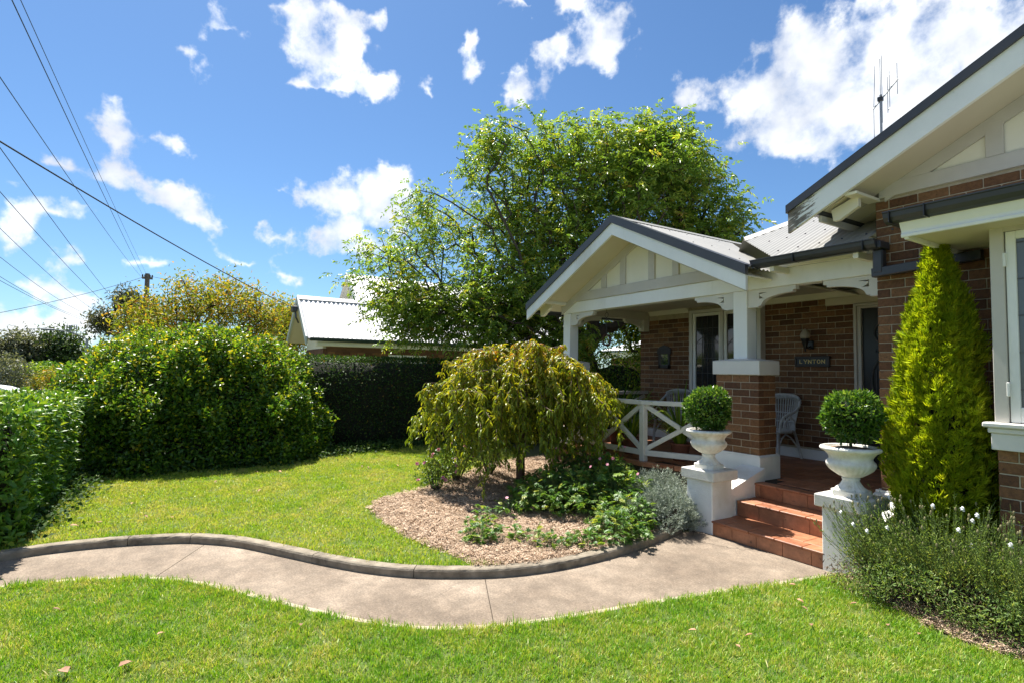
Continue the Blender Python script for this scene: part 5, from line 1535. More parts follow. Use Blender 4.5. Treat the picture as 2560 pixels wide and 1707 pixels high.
# ================================================================== WEEPING TREE
t = thing('weeping_cherry', 'small weeping tree with drooping olive bronze leaves in the mulch bed', 'tree', (-6.62, 4.30, .05))
wc = np.array([-6.60, 4.28, 1.74])
E0, E1, R0, R1 = [], [], [], []
def limb(pts, r0, r1):
    pts = np.array(pts)
    rs = np.linspace(r0, r1, len(pts))
    for i in range(len(pts) - 1):
        E0.append(pts[i]); E1.append(pts[i + 1]); R0.append(rs[i]); R1.append(rs[i + 1])
    return pts
limb([(-6.62, 4.30, -.02), (-6.625, 4.30, .12), (-6.64, 4.31, .5), (-6.60, 4.28, .85), (-6.635, 4.29, 1.2), (-6.60, 4.28, 1.55), tuple(wc)], .075, .05)
strand = []
for i in range(46):
    az = 2 * math.pi * (i + .9 * rng.random()) / 46
    lobe = 1 + .10 * math.sin(2 * az + 1.0) + .14 * math.sin(5 * az + 2.2)
    side_ = .53 * math.cos(az) + .85 * math.sin(az)
    R_ = (.66 + .84 * rng.random()) * lobe * (1 + .14 * max(0, -side_))
    R_ = min(R_, 1.62 - .42 * max(0, .53 * math.cos(az) + .85 * math.sin(az)))
    top = (.01 + .30 * rng.random() ** 1.6)
    fall = .40 + .35 * rng.random()
    pts = []
    for s in np.linspace(0, 1, 10):
        pts.append(wc + np.array([math.cos(az) * R_ * s, math.sin(az) * R_ * s, top * math.sin(s * math.pi * .66) * 1.4 - fall * s ** 2.3 * R_]))
    pts = np.array(pts); pts[1:-1] += .045 * rng.standard_normal((8, 3))
    limb(pts, .014, .006)
    strand.append(pts[1:]); strand.append(pts[1:] + .04 * rng.standard_normal(pts[1:].shape))
    for k in range(6 + int(5 * rng.random()) + (3 if math.cos(az) * .84 - math.sin(az) * .55 > .3 else 0)):
        s = .15 + .85 * rng.random()
        b = pts[int(s * 9)] if s < 1 else pts[-1]
        az2 = az + 1.1 * rng.standard_normal()
        ln = min(.30 + 1.0 * rng.random() ** 1.3, max(.2, b[2] - .24 - .30 * rng.random()))
        out_ = .18 + .30 * rng.random()
        q = [b]
        for u in np.linspace(.15, 1, 7):
            q.append(b + np.array([math.cos(az2), math.sin(az2), 0]) * out_ * (1 - math.exp(-3 * u)) * (1 + .3 * rng.standard_normal()) + np.array([0, 0, .10 * math.sin(u * 3.1) - ln * u ** 1.6]) + .012 * rng.standard_normal(3))
        strand.append(limb(q, .006, .0025))
V, Fq = frusta(np.array(E0), np.array(E1), np.array(R0), np.array(R1), 6)
part('trunk', raw_mesh('trunk', V, Fq, M['bark_red'], smooth=True), M['bark_red'], t)
Pl, Dl = [], []
for q in strand:
    sl = np.linalg.norm(np.diff(q, axis=0), axis=1).sum()
    n = max(5, int(sl / .0105))
    u = np.sort(rng.random(n)) * (len(q) - 1); i = np.minimum(u.astype(int), len(q) - 2); fr = (u - i)[:, None]
    p = q[i] * (1 - fr) + q[i + 1] * fr
    Pl.append(p + .012 * rng.standard_normal((n, 3))); Dl.append(unit(q[i + 1] - q[i]))
Pl, Dl = np.vstack(Pl), np.vstack(Dl); n = len(Pl)
az = rng.random(n) * 6.283
d = unit(np.stack([np.cos(az), np.sin(az), np.zeros(n)], 1) * .80 + np.array([0, 0, -.55]) + Dl * .25 + .32 * rng.standard_normal((n, 3)))
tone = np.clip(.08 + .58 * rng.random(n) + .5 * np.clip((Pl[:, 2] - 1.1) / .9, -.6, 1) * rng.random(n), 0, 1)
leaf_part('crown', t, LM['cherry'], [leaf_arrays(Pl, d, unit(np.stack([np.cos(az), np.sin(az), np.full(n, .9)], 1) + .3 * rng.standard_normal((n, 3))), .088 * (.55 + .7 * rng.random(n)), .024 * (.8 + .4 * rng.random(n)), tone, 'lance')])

# ================================================================== GOLDEN CYPRESS
t = thing('golden_cypress', 'narrow bright golden green cypress against the brick wall', 'conifer', (-1.93, 5.36, 0))
cx, cy = -1.95, 5.37
def cyp_r(z):
    z = np.asarray(z, float)
    return np.interp(z, [0, .25, .6, 1.0, 1.5, 1.8, 2.05, 2.3, 2.5, 2.74], [.20, .26, .30, .312, .29, .25, .195, .145, .085, .012])
n = 15000
z = .02 + 2.72 * rng.random(n) ** 1.15
th = rng.random(n) * 6.283
lump = 1 + .12 * np.sin(3 * th + 2.6 * z + .6) + .11 * np.sin(6.5 * z + 2 * th) + .10 * np.sin(9 * th - 8 * z) - .12 * np.exp(-((z - 1.72) / .10) ** 2) * (np.cos(th) > 0)
r = cyp_r(z) * lump * (1 - .42 * rng.random(n) ** 1.8)
base = np.stack([cx + r * np.cos(th), cy + np.minimum(r, .40) * np.sin(th), z], 1)
outd = np.stack([np.cos(th), np.sin(th), np.zeros(n)], 1)
d0 = unit(outd * .70 + np.array([0, 0, 1.0]) + .30 * rng.standard_normal((n, 3)))
sd = unit(np.cross(d0, outd + .5 * rng.standard_normal((n, 3))))
tn0 = np.clip(.2 + .6 * rng.random(n), 0, 1)
sets = []
ln = .070 * (.6 + .9 * rng.random(n))
for k, (a, s0, l_) in enumerate(((0, 0, 1.0), (.55, .15, .8), (-.55, .15, .8), (.75, .45, .6), (-.75, .45, .6), (.45, .65, .45), (-.45, .65, .45))):
    p = base + d0 * (ln * s0)[:, None]
    d = unit(d0 + sd * a + .10 * rng.standard_normal((n, 3)))
    nn = unit(outd + .6 * rng.standard_normal((n, 3)))
    sets.append(leaf_arrays(p, d, nn, ln * l_, .0052 * (.8 + .5 * rng.random(n)), np.clip(tn0 + .2 * rng.random(n), 0, 1), 'diamond'))
leaf_part('crown', t, LM['cypress'], sets)
zz = np.linspace(.0, 2.5, 22)
core = MB().lathe([(float(cyp_r(q)) * .52, float(q)) for q in zz], (cx, cy, 0), 18)
part('filler_core', core, M['inner'], t)  # solid dark filler added inside the crown, not modelled branches
part('trunk', MB().tube([(cx, cy, -.05), (cx, cy, .4)], .04, 7), M['bark'], t)

# ================================================================== CLIPPED BOX BALLS
def box_ball(cx, cy, rx, rz_, zc, flat, seed, lab):
    t = thing('box_topiary', lab, 'topiary', (cx, cy, 1.05), 'clipped box balls in the urns')
    def f(p):
        q = (p - np.array([cx, cy, zc])) / np.array([rx, rx, rz_])
        e = 2.0 + flat
        return ((np.abs(q) ** e).sum(1) ** (1 / e) - 1) * rx + lumps(p, .013, 22.0, seed) + lumps(p, .016, 8.0, seed * 1.7) + .02 * np.clip((zc - p[:, 2]) / rz_, 0, 1)
    lo, hi = (cx - rx - .06, cy - rx - .06, zc - rz_ - .03), (cx + rx + .06, cy + rx + .06, zc + rz_ + .06)
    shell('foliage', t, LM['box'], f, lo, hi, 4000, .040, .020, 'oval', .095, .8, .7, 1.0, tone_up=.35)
    solid_core(t, f, lo, hi, .045, M['inner'], 14)
    part('stem', MB().tube([(cx, cy, 1.03), (cx, cy, zc)], .012, 6), M['bark'], t)
box_ball(-3.955, 5.012, .195, .205, 1.295, .5, .4, 'box ball with a flat top in the left urn')
box_ball(-2.478, 5.018, .192, .205, 1.305, .2, 2.4, 'round box ball in the right urn')

# ================================================================== WHITE LAVENDER (right foreground)
t = thing('white_lavender', 'sprawling white lavender with upright stems in the right foreground', 'shrub', (-1.75, 4.80, 0))
n = 1150
u = rng.random(n)
bx = -2.26 + 1.65 * u; by = 4.66 + .50 * (rng.random(n) - .35) + .10 * np.sin(5 * u)
az = np.arctan2(by - 5.0, bx + 1.75) + .6 * rng.standard_normal(n)
lean = .10 + .50 * rng.random(n) + .45 * (rng.random(n) < .2)
h = (.22 + .34 * rng.random(n)) * (1 - .2 * np.abs(u - .55))
z0 = .20 + .12 * rng.random(n)
st0 = np.stack([bx, by, z0], 1)
dst = unit(np.stack([np.cos(az) * lean - .12 - .45 * np.clip(.25 - u, 0, 1), np.sin(az) * lean - .10, np.ones(n)], 1))
st1 = st0 + dst * (h * .6)[:, None] + .015 * rng.standard_normal((n, 3)); st2 = st1 + unit(dst + np.array([0, 0, .25]) + .12 * rng.standard_normal((n, 3))) * (h * .4)[:, None]
rt = np.stack([-1.72 + (bx + 1.72) * .45, 4.86 + (by - 4.86) * .4, np.full(n, .02)], 1)
mid = (rt + st0) / 2 + np.array([0, 0, -.03]) + .03 * rng.standard_normal((n, 3))
E0_ = np.vstack([rt, mid, st0, st1]); E1_ = np.vstack([mid, st0, st1, st2])
r_ = np.concatenate([np.full(n, .0042), np.full(n, .0034), np.full(n, .0022), np.full(n, .0016)])
V, Fq = frusta(E0_[:2 * n], E1_[:2 * n], r_[:2 * n], r_[:2 * n] * .85, 4)
part('woody_stems', raw_mesh('woody_stems', V, Fq, M['bark']), M['bark'], t)
V, Fq = frusta(E0_[2 * n:], E1_[2 * n:], r_[2 * n:], r_[2 * n:] * .85, 3)
tq = np.full(len(V), .4)
M['green_stem'] = surf('green_stem', (.08, .12, .03), (.13, .17, .05), 20, .6, 60, 0)
part('stems', raw_mesh('stems', V, Fq, M['green_stem']), M['green_stem'], t)
per = 22
s = rng.random((n, per)) ** .9
A, B, Cc = st0[:, None], st1[:, None], st2[:, None]
pp = np.where(s[..., None] < .6, A + (B - A) * (s[..., None] / .6), B + (Cc - B) * ((s[..., None] - .6) / .4)).reshape(-1, 3)
m_ = len(pp)
d = unit(np.repeat(dst, per, 0) * .9 + rdirs(m_) * .75)
tone = np.clip(.75 - .5 * s.reshape(-1) + .35 * rng.random(m_), 0, 1)
setsg = leaf_arrays(pp, d, rdirs(m_), .030 * (.5 + .8 * rng.random(m_)) * (1.15 - .5 * s.reshape(-1)), .0042, tone, 'diamond')
leaf_part('leaves', t, LM['lav'], [setsg])
# dense yellowing lower mass
k = 24000
cl = np.stack([-2.24 + 1.66 * rng.random(70), 4.36 + .62 * rng.random(70), .08 + .26 * rng.random(70)], 1)
p = cl[rng.integers(0, 70, k)] + rng.standard_normal((k, 3)) * np.array([.09, .09, .055]); p[:, 2] = np.maximum(p[:, 2], .02)
keep = rng.random(k) < np.clip(1.25 - ((p[:, 1] - 4.76) / .48) ** 2 - .6 * np.abs(p[:, 2] - .22), .05, 1)
p = p[keep]; k = len(p)
leaf_part('lower_foliage', t, LM['lav'], [leaf_arrays(p, rdirs(k, .35), rdirs(k), .032 * (.5 + .8 * rng.random(k)), .0065, np.clip(.15 + .75 * rng.random(k) ** 1.3, 0, 1), 'diamond')])
k = 5200
p = np.stack([-2.42 + 1.6 * rng.random(k), 4.42 + .7 * rng.random(k), .03 + .22 * rng.random(k)], 1)
leaf_part('dead_foliage', t, LM['dry'], [leaf_arrays(p, rdirs(k, -.1), rdirs(k), .035 * (.5 + .8 * rng.random(k)), .006, .6 * rng.random(k), 'diamond')])
sel = rng.choice(n, 260, replace=False)
hv = MB()
for i in sel[:240]:
    hv.lathe([(.001, -.004), (.0055, .004), (.0075, .012), (.006, .022), (.002, .028)], st2[i], 6)
part('seed_heads', hv, M['seed'] if 'seed' in M else surf('seed_head', (.13, .11, .05), (.30, .27, .13), 25, .8, 60, 0), t)['kind'] = 'stuff'
for i in sel[240:258]:
    fm = MB()
    for q in range(7):
        a_ = q * 2.4
        c_ = st2[i] + np.array([.007 * math.cos(a_), .007 * math.sin(a_), .004 + .004 * q])
        fm.box(c_[0] - .0055, c_[0] + .0055, c_[1] - .0055, c_[1] + .0055, c_[2] - .004, c_[2] + .004, .002)
    part('flower', fm, M['white_petal'], t)

# ================================================================== SILVER SHRUBS
def silver(cx, cy, r, h, n, lab, z0=.05):
    t = thing('silver_shrub', lab, 'shrub', (cx, cy, z0), 'silver shrubs beside the left pedestal')
    th, ph = rng.random(n) * 6.283, np.arccos(rng.random(n) * 1.08 - .08)
    rr = (.62 + .38 * rng.random(n) ** .6) * (1 + .13 * np.sin(4 * th + 3 * ph) + .09 * np.sin(9 * th + 5 * ph))
    tipd = np.stack([np.sin(ph) * np.cos(th) * r, np.sin(ph) * np.sin(th) * r, np.cos(ph) * h], 1)
    tip = np.array([cx, cy, z0 + .06]) + tipd * rr[:, None]
    dd = unit(tipd * np.array([1, 1, .6]) + np.array([0, 0, .22 * r * 2]))
    per = 11
    s = np.tile(np.linspace(.1, 1, per), n)
    b = np.repeat(tip, per, 0) - np.repeat(dd, per, 0) * ((1 - s) * .085)[:, None]
    m_ = len(b)
    d = unit(np.repeat(dd, per, 0) * .8 + rdirs(m_) * .75)
    leaf_part('foliage', t, LM['silver'], [leaf_arrays(b, d, rdirs(m_), .030 * (.6 + .6 * rng.random(m_)), .0052, rng.random(m_), 'diamond')])
    k = 1500
    p = np.array([cx, cy, z0]) + rdirs(k) * np.array([r * .75, r * .75, h * .6]) * rng.random((k, 1)); p[:, 2] = np.abs(p[:, 2] - z0) + z0
    V, Fq = frusta(p, p + rdirs(k, .6) * .09, np.full(k, .0035), np.full(k, .002), 3)
    part('dead_stems', raw_mesh('dead_stems', V, Fq, M['bark']), M['bark'], t)
silver(-4.22, 4.62, .44, .33, 2000, 'silver grey shrub in front of the left pedestal')
silver(-4.62, 4.98, .44, .42, 1800, 'silver grey shrub between the left pedestal and the railing')

# ================================================================== BED PLANTS
def lobed(base, d, nrm, size, tone, lobes=5):
    sets = []
    sd = unit(np.cross(d, nrm))
    for k in range(lobes):
        a = (k - (lobes - 1) / 2) * (1.9 / max(1, lobes - 1))
        dd = unit(d * math.cos(a) + sd * math.sin(a))
        sets.append(leaf_arrays(base, dd, nrm, size * (1.0 - .22 * abs(a)), size * .36, tone, 'oval'))
    return sets
def leafy_clump(name, lab, cat, cx, cy, r, h, n, size, mat, group, z0=.055, lob=5, flowers=0, fcol='pink', tall=.0):
    t = thing(name, lab, cat, (cx, cy, z0), group)
    th = rng.random(n) * 6.283; rr = r * np.sqrt(rng.random(n))
    zt = z0 + h * (.25 + .75 * rng.random(n)) * (1 - .55 * (rr / r) ** 2)
    P0 = np.stack([cx + .25 * rr * np.cos(th), cy + .25 * rr * np.sin(th), np.full(n, z0 - .01)], 1)
    P1 = np.stack([cx + rr * np.cos(th), cy + rr * np.sin(th), zt], 1)
    V, Fq = frusta(P0, P1, np.full(n, .0028), np.full(n, .0018), 3)
    part('stems', raw_mesh('stems', V, Fq, M['green_stem']), M['green_stem'], t)
    d = unit(np.stack([np.cos(th), np.sin(th), .1 + .2 * rng.standard_normal(n)], 1) + .5 * rng.standard_normal((n, 3)))
    nn = unit(np.array([0, 0, 1.0]) + .4 * rng.standard_normal((n, 3)))
    leaf_part('leaves', t, mat, lobed(P1, d, nn, size * (.6 + .7 * rng.random(n)), rng.random(n), lob))
    for i in range(flowers):
        a = rng.random() * 6.28
        b = np.array([cx + .5 * r * math.cos(a), cy + .5 * r * math.sin(a), z0 + h * .5])
        tp = b + np.array([.10 * math.cos(a), .10 * math.sin(a), tall * (.7 + .5 * rng.random())])
        part('flower_stem', MB().tube([b, (b + tp) / 2 + .02 * rng.standard_normal(3), tp], .002, 4), M['green_stem'], t)
        blossom(t, tp, .020, 6)
    return t
def blossom(t, c, size, petals, double=False):
    sets = []
    ax = unit(np.array([[.55, -.6, .6]]) + .3 * rng.standard_normal((1, 3)))[0]
    u_ = unit(np.cross(ax, [0, 0, 1.0])); w_ = np.cross(ax, u_)
    for ring in range(3 if double else 1):
        k = petals
        a = np.arange(k) * 2 * math.pi / k + ring * .5
        d = unit(np.cos(a)[:, None] * u_ + np.sin(a)[:, None] * w_ + ax * (.15 + .55 * ring))
        sets.append(leaf_arrays(np.repeat(c[None], k, 0), d, np.repeat(ax[None], k, 0), size * (1 - .2 * ring), size * .95, .3 + .6 * rng.random(k), 'broad'))
    return leaf_part('flower', t, LM['pink'], sets)
gA = 'low green perennials in the mulch bed'
leafy_clump('anemone_plant', 'low bright green plant alone on the mulch near the kerb', 'plant', -4.66, 2.60, .21, .20, 110, .055, LM['anemone'], gA)
leafy_clump('anemone_plant', 'sparse green plant right of the lone low plant on the mulch', 'plant', -4.42, 2.98, .22, .17, 46, .060, LM['anemone'], gA)
leafy_clump('anemone_plant', 'small leafy plant close to the kerb at the middle of the bed', 'plant', -4.12, 3.02, .16, .14, 40, .055, LM['anemone'], gA)
leafy_clump('anemone_plant', 'loose green plant against the kerb before the bushy edge clump', 'plant', -4.02, 3.38, .20, .17, 52, .060, LM['anemone'], gA)
leafy_clump('anemone_plant', 'bushy yellow green clump spilling over the kerb', 'plant', -4.05, 3.78, .30, .26, 240, .062, LM['anemone'], gA)
leafy_clump('anemone_plant', 'tall leafy clump with pink flowers at the kerb end beside the silver shrub', 'plant', -4.32, 4.15, .36, .34, 320, .060, LM['anemone'], gA, flowers=1, tall=.35)
leafy_clump('anemone_plant', 'thin green plant between the weeping tree and the lone low plant', 'plant', -5.15, 2.98, .24, .20, 40, .060, LM['anemone'], gA, flowers=1, tall=.22)
leafy_clump('anemone_plant', 'upright grassy plant in front of the weeping tree', 'plant', -5.35, 3.35, .18, .20, 60, .075, LM['anemone'], gA, lob=1)
leafy_clump('anemone_bush', 'dark green leafy mass under the right side of the weeping tree', 'plant', -5.25, 4.05, .66, .50, 1300, .062, LM['anemone'], gA, flowers=2, tall=.35)
leafy_clump('anemone_bush', 'leafy green mass between the weeping tree and the verandah edge', 'plant', -5.65, 4.80, .66, .62, 1100, .062, LM['anemone'], gA, flowers=2, tall=.4)
leafy_clump('anemone_bush', 'leafy plant with tall pink flowers before the railing post', 'plant', -4.80, 4.55, .40, .52, 330, .085, LM['anemone'], gA, flowers=3, tall=.42)
leafy_clump('anemone_plant', 'tiny seedling near the kerb at the left of the bed', 'plant', -5.05, 2.72, .10, .09, 16, .05, LM['anemone'], gA)
def rose(cx, cy, r, h, n, fl, lab):
    t = thing('rose_bush', lab, 'rose', (cx, cy, .05), 'pink roses left of the weeping tree')
    k = 16
    a = rng.random(k) * 6.28
    p0 = np.stack([cx + .03 * np.cos(a), cy + .03 * np.sin(a), np.full(k, .02)], 1)
    p1 = np.stack([cx + r * .7 * np.cos(a) * rng.random(k), cy + r * .7 * np.sin(a) * rng.random(k), .05 + h * (.5 + .4 * rng.random(k))], 1)
    V, Fq = frusta(p0, p1, np.full(k, .009), np.full(k, .004), 5)
    part('canes', raw_mesh('canes', V, Fq, M['bark']), M['bark'], t)
    q = np.array([cx, cy, .05 + h * .58]) + rdirs(n) * (rng.random((n, 1)) ** .45) * np.array([r, r, h * .45])
    leaf_part('leaves', t, LM['rose'], [leaf_arrays(q, rdirs(n), unit(np.array([0, 0, 1.0]) + .5 * rng.standard_normal((n, 3))), .036 * (.6 + .7 * rng.random(n)), .022, rng.random(n), 'oval')])
    for i in range(fl):
        d = unit(rng.standard_normal(3) * np.array([1, 1, .6]) + np.array([.5, -.4, .3]))
        blossom(t, np.array([cx, cy, .05 + h * .62]) + d * np.array([r, r, h * .42]), .030, 6, True)
rose(-6.78, 3.05, .30, .46, 1100, 7, 'small pink rose bush nearest the lawn')
rose(-7.25, 3.60, .38, .58, 1300, 9, 'pink rose bush behind the one nearest the lawn')
rose(-7.45, 4.25, .40, .60, 1100, 6, 'pink rose bush behind the weeping tree trunk')

# ---- strap leaved pot plants behind the railing
def strap_plant(cx, cy, n, L, lab, pot=True, z=FL):
    t = thing('strap_plant', lab, 'pot plant', (cx, cy, z), 'strap leaved plants behind the railing')
    if pot:
        part('pot', MB().lathe([(.10, .0), (.115, .10), (.13, .21), (.14, .215), (.14, .24), (.12, .24), (.115, .2), (.02, .2)], (cx, cy, z), 18).mesh('pot', True), M['terracotta_pot'], t)
    sets = []
    th = rng.random(n) * 6.283
    for i in range(n):
        l = L * (.6 + .6 * rng.random()); out = .30 + .85 * rng.random()
        pts = np.array([(cx + .05 * math.cos(th[i]) + math.cos(th[i]) * out * l * s ** 1.3, cy + .05 * math.sin(th[i]) + math.sin(th[i]) * out * l * s ** 1.3, z + .2 + l * (s - .55 * out * s ** 2.6)) for s in np.linspace(0, 1, 7)])
        w = .030 * np.array([.7, 1, 1, .9, .75, .5, .05])
        sd = np.array([-math.sin(th[i]), math.cos(th[i]), .15])
        V = np.vstack([pts - sd * w[:, None] / 2, pts + sd * w[:, None] / 2])
        Fq = np.array([f_ for s in range(6) for f_ in ((s, s + 1, 8 + s), (s, 8 + s, 7 + s))])
        sets.append((V, Fq, np.full(len(V), rng.random())))
    leaf_part('leaves', t, LM['strap'], sets)
strap_plant(-5.30, 6.12, 60, .95, 'strap leaved pot plant behind the railing post beside the brick pillar')
strap_plant(-6.10, 5.95, 56, .90, 'strap leaved pot plant behind the middle railing panel')
strap_plant(-6.95, 6.45, 56, 1.15, 'tall strap leaved pot plant near the far end of the verandah')

# ---- shrubs beyond the far end of the verandah
def round_shrub(lab, c, r, n, mat, L, W, shape='oval', seed=0.0, name='garden_shrub', group=None, lump=.12, sc=3.0, inside=.28, core=True):
    t = thing(name, lab, 'shrub', (c[0], c[1], 0), group)
    c = np.array(c, float); r = np.array(r, float)
    def f(p):
        return (np.linalg.norm((p - c) / r, axis=1) - 1) * r.min() + lumps(p, lump, sc, seed)
    lo, hi = c - r * 1.25, c + r * 1.25; lo[2] = max(lo[2], 0)
    shell('foliage', t, mat, f, tuple(lo), tuple(hi), n, L, W, shape, inside, .6, .25)
    if core: solid_core(t, f, tuple(lo), tuple(hi), inside * .8, M['inner'], 14)
round_shrub('broad green shrub beyond the far verandah rail', (-10.4, 9.6, .8), (.9, 1.0, 1.25), 6500, LM['camellia'], .075, .042, seed=3.1)
round_shrub('dark shrub between the ash trunk and the verandah', (-9.3, 8.0, .7), (.8, .9, 1.0), 5000, LM['hedge'], .07, .036, seed=4.1)
round_shrub('leafy shrub under the ash tree next to the clipped hedge', (-11.0, 7.2, .8), (.9, 1.1, 1.1), 6000, LM['hedge'], .07, .036, seed=5.2)

# ================================================================== BACKGROUND
def ray(px, py):
    x, y = px * 2560 / 2352, py * 2560 / 2352
    return _F + _R * (x - 1280) / F_PX - _U * (y - 853.5) / F_PX
def at_r(px, py, r):
    d = ray(px, py); return EYE + d * (r / math.hypot(d[0], d[1]))
def at_z(px, py, z):
    d = ray(px, py); return EYE + d * ((z - EYE[2]) / d[2])
def at_y(px, py, y):
    d = ray(px, py); return EYE + d * (y / d[1])

# ---- neighbouring brick house
nb = thing('neighbour_house', 'neighbouring brick house with steep pale metal roof behind the hedge', 'house', (-19.5, 8.0, 0))
NX, NR, NY, NE_, NZ = -17.55, -19.20, 3.75, 2.62, 4.03     # eave X, ridge X, gable Y, eave and ridge height
s_ = (NZ - NE_) / (NX - NR)
corrugated('roof', (NY - .25, 15.0), lambda u: 0, lambda u: NX - NR + .05, lambda u, v: (NR + v, u, NZ - s_ * v), M['roof_far'], nb, .016, .15)
corrugated('roof', (NY - .25, 15.0), lambda u: 0, lambda u: NX - NR + .05, lambda u, v: (NR - v, u, NZ - s_ * v), M['roof_far'], nb, .016, .15)
M['sage'] = surf('pale_green_trim', (.42, .47, .45), (.48, .53, .51), 4, .5, 40, .1, .002)
M['dkgreen'] = surf('dark_green_gutter', (.018, .035, .028), (.03, .05, .04), 4, .4, 40, 0)
for sg in (-1, 1):
    ex = NR + sg * (NX - NR + .03)
    part('barge_board', MB().prism([(NR, NZ + .03), (ex, NE_ + .01), (ex, NE_ - .22), (NR, NZ - .20)][::sg], 1, NY - .32, NY - .26), M['sage'], nb)
    part('soffit', MB().prism([(NR, NZ - .12), (ex - sg * .1, NE_ - .05), (ex - sg * .1, NE_ - .08), (NR, NZ - .15)][::sg], 1, NY - .26, NY + .35), M['soffit'], nb)
part('ridge_capping', MB().prism([(NR - .16, NZ - .09), (NR, NZ + .05), (NR + .16, NZ - .09)], 1, NY - .3, 15.0), M['roof_far'], nb)
part('gable_wall', MB().prism([(NX - .35, 2.3), (NR, NZ - .2), (2 * NR - NX + .35, 2.3)], 1, NY + .30, NY + .40), M['cream'], nb)
part('wall', MB().box(2 * NR - NX + .35, NX - .35, NY + .41, 15, 0, 2.45, .01), M['brick_far'], nb)
part('front_wall', MB().box(2 * NR - NX + .35, NX - .36, NY + .30, NY + .405, 0, 2.29, .005), M['brick_far'], nb)
part('gutter', MB().box(NX - .02, NX + .10, NY - .2, 15, NE_ - .12, NE_ - .01, .02), M['dkgreen'], nb)
part('fascia', MB().box(NX - .36, NX - .025, NY + .05, 15, NE_ - .26, NE_ - .125, .01), M['cream'], nb)
nbw = [0]
bm_ = MB(); bm2 = MB()
for r_ in range(12):
    z = 2.2 - r_ * .086
    y = NY + .45 + (r_ % 2) * .12
    while y < 9.5:
        bm_.box(NX - .352, NX - .338, y, y + .23, z - .076, z, .003)
        y += .24
o = part('brickwork', bm_, M['brick'], nb); o['kind'] = 'stuff'
part('window', MB().box(NX - .352, NX - .33, 6.2, 7.6, 1.0, 2.15, .01), M['white'], nb)
# taller hipped part behind
part('upper_gable', MB().prism([(-19.6, 3.9), (-21.2, 5.28), (-22.8, 3.9), (-22.8, 2.2), (-19.6, 2.2)], 1, 5.9, 6.0), M['cream'], nb)
corrugated('upper_roof', (5.6, 15.0), lambda u: 0, lambda u: 1.75, lambda u, v: (-21.2 + v, u, 5.32 - .86 * v), M['roof_far'], nb, .016, .15)
corrugated('upper_roof', (5.6, 15.0), lambda u: 0, lambda u: 1.75, lambda u, v: (-21.2 - v, u, 5.32 - .86 * v), M['roof_far'], nb, .016, .15)
part('upper_barge', MB().prism([(-21.2, 5.36), (-19.42, 3.83), (-19.42, 3.66), (-21.2, 5.19)], 1, 5.54, 5.60), M['sage'], nb)
part('meter_bracket', MB().box(NR + .05, NR + .40, NY - .50, NY - .34, NZ - .55, NZ - .35, .03).tube([(NR + .3, NY - .4, NZ - .5), (NR + .5, NY - .4, NZ - .75), (NR + .35, NY - .3, NZ - .9)], .03, 6), M['lead'], nb)
# house seen through the verandah
hb = thing('rear_house', 'small pale roofed house seen through the verandah opening', 'house', (-24, 22, 0))
c_ = at_r(1462, 795, 36)
part('wall', MB().box(c_[0] - 2.4, c_[0] + 1.4, c_[1], c_[1] + 5, 0, c_[2] - .5, .02), M['brick_far'], hb)
part('roof', MB().add([(c_[0] - 3.0, c_[1] - .6, c_[2] - .25), (c_[0] + 2, c_[1] - .6, c_[2] - .25), (c_[0] + 2, c_[1] + 5.6, c_[2] - .25), (c_[0] - 3.0, c_[1] + 5.6, c_[2] - .25), (c_[0] - 1.2, c_[1] + 2.4, c_[2] + .7), (c_[0] + .2, c_[1] + 2.4, c_[2] + .7)],
     [(0, 1, 5, 4), (1, 2, 5), (2, 3, 4, 5), (3, 0, 4)]), M['roof_far'], hb)
part('gutter', MB().box(c_[0] - 3.05, c_[0] + 2.1, c_[1] - .72, c_[1] - .6, c_[2] - .38, c_[2] - .25, .02).box(c_[0] + 2.0, c_[0] + 2.12, c_[1] - .59, c_[1] + 5.6, c_[2] - .38, c_[2] - .25, .02), M['dkgreen'], hb)
part('eave', MB().box(c_[0] - 2.9, c_[0] + 1.9, c_[1] - .55, c_[1] - .1, c_[2] - .75, c_[2] - .385, .02), M['cream'], hb)

# ---- trees further off
def far_tree(lab, base, clumps, mat, L, W, per, r_tip, name='tree', bark=None, trunk_h=.3, group=None, shape='oval', lay=1):
    t = thing(name, lab, 'tree', tuple(base), group)
    base = np.array(base, float)
    tips = np.vstack([np.array(c) + unit(rng.standard_normal((n, 3))) * (rng.random((n, 1)) ** .5) * np.array(r) for c, r, n in clumps])
    zc = tips[:, 2].mean(); H = zc - base[2]
    tr = [base + np.array([.03 * H * rng.standard_normal(), .03 * H * rng.standard_normal(), H * trunk_h * s]) for s in (.4, .7, 1.0)]
    P, par, cnt, tid = skeleton(base - np.array([0, 0, .1]), tr, tips, max(.4, H * .10), .3, .06)
    wood('trunk', t, P, par, cnt, r_tip, .48, bark or M['bark'], .30, 5)
    idx = np.where((cnt <= 3) & (par >= 0))[0]
    b = np.repeat(idx, per); n = len(b)
    s = rng.random((n, 1))
    sp = L * 1.5
    p = P[b] * s + P[par[b]] * (1 - s) + sp * rng.standard_normal((n, 3))
    leaf_part('crown', t, mat, [leaf_arrays(p, rdirs(n, -.15), unit(np.array([0, 0, .8]) + .6 * rng.standard_normal((n, 3))), L * (.6 + .8 * rng.random(n)), W * (.7 + .6 * rng.random(n)), rng.random(n), shape)])
    return t
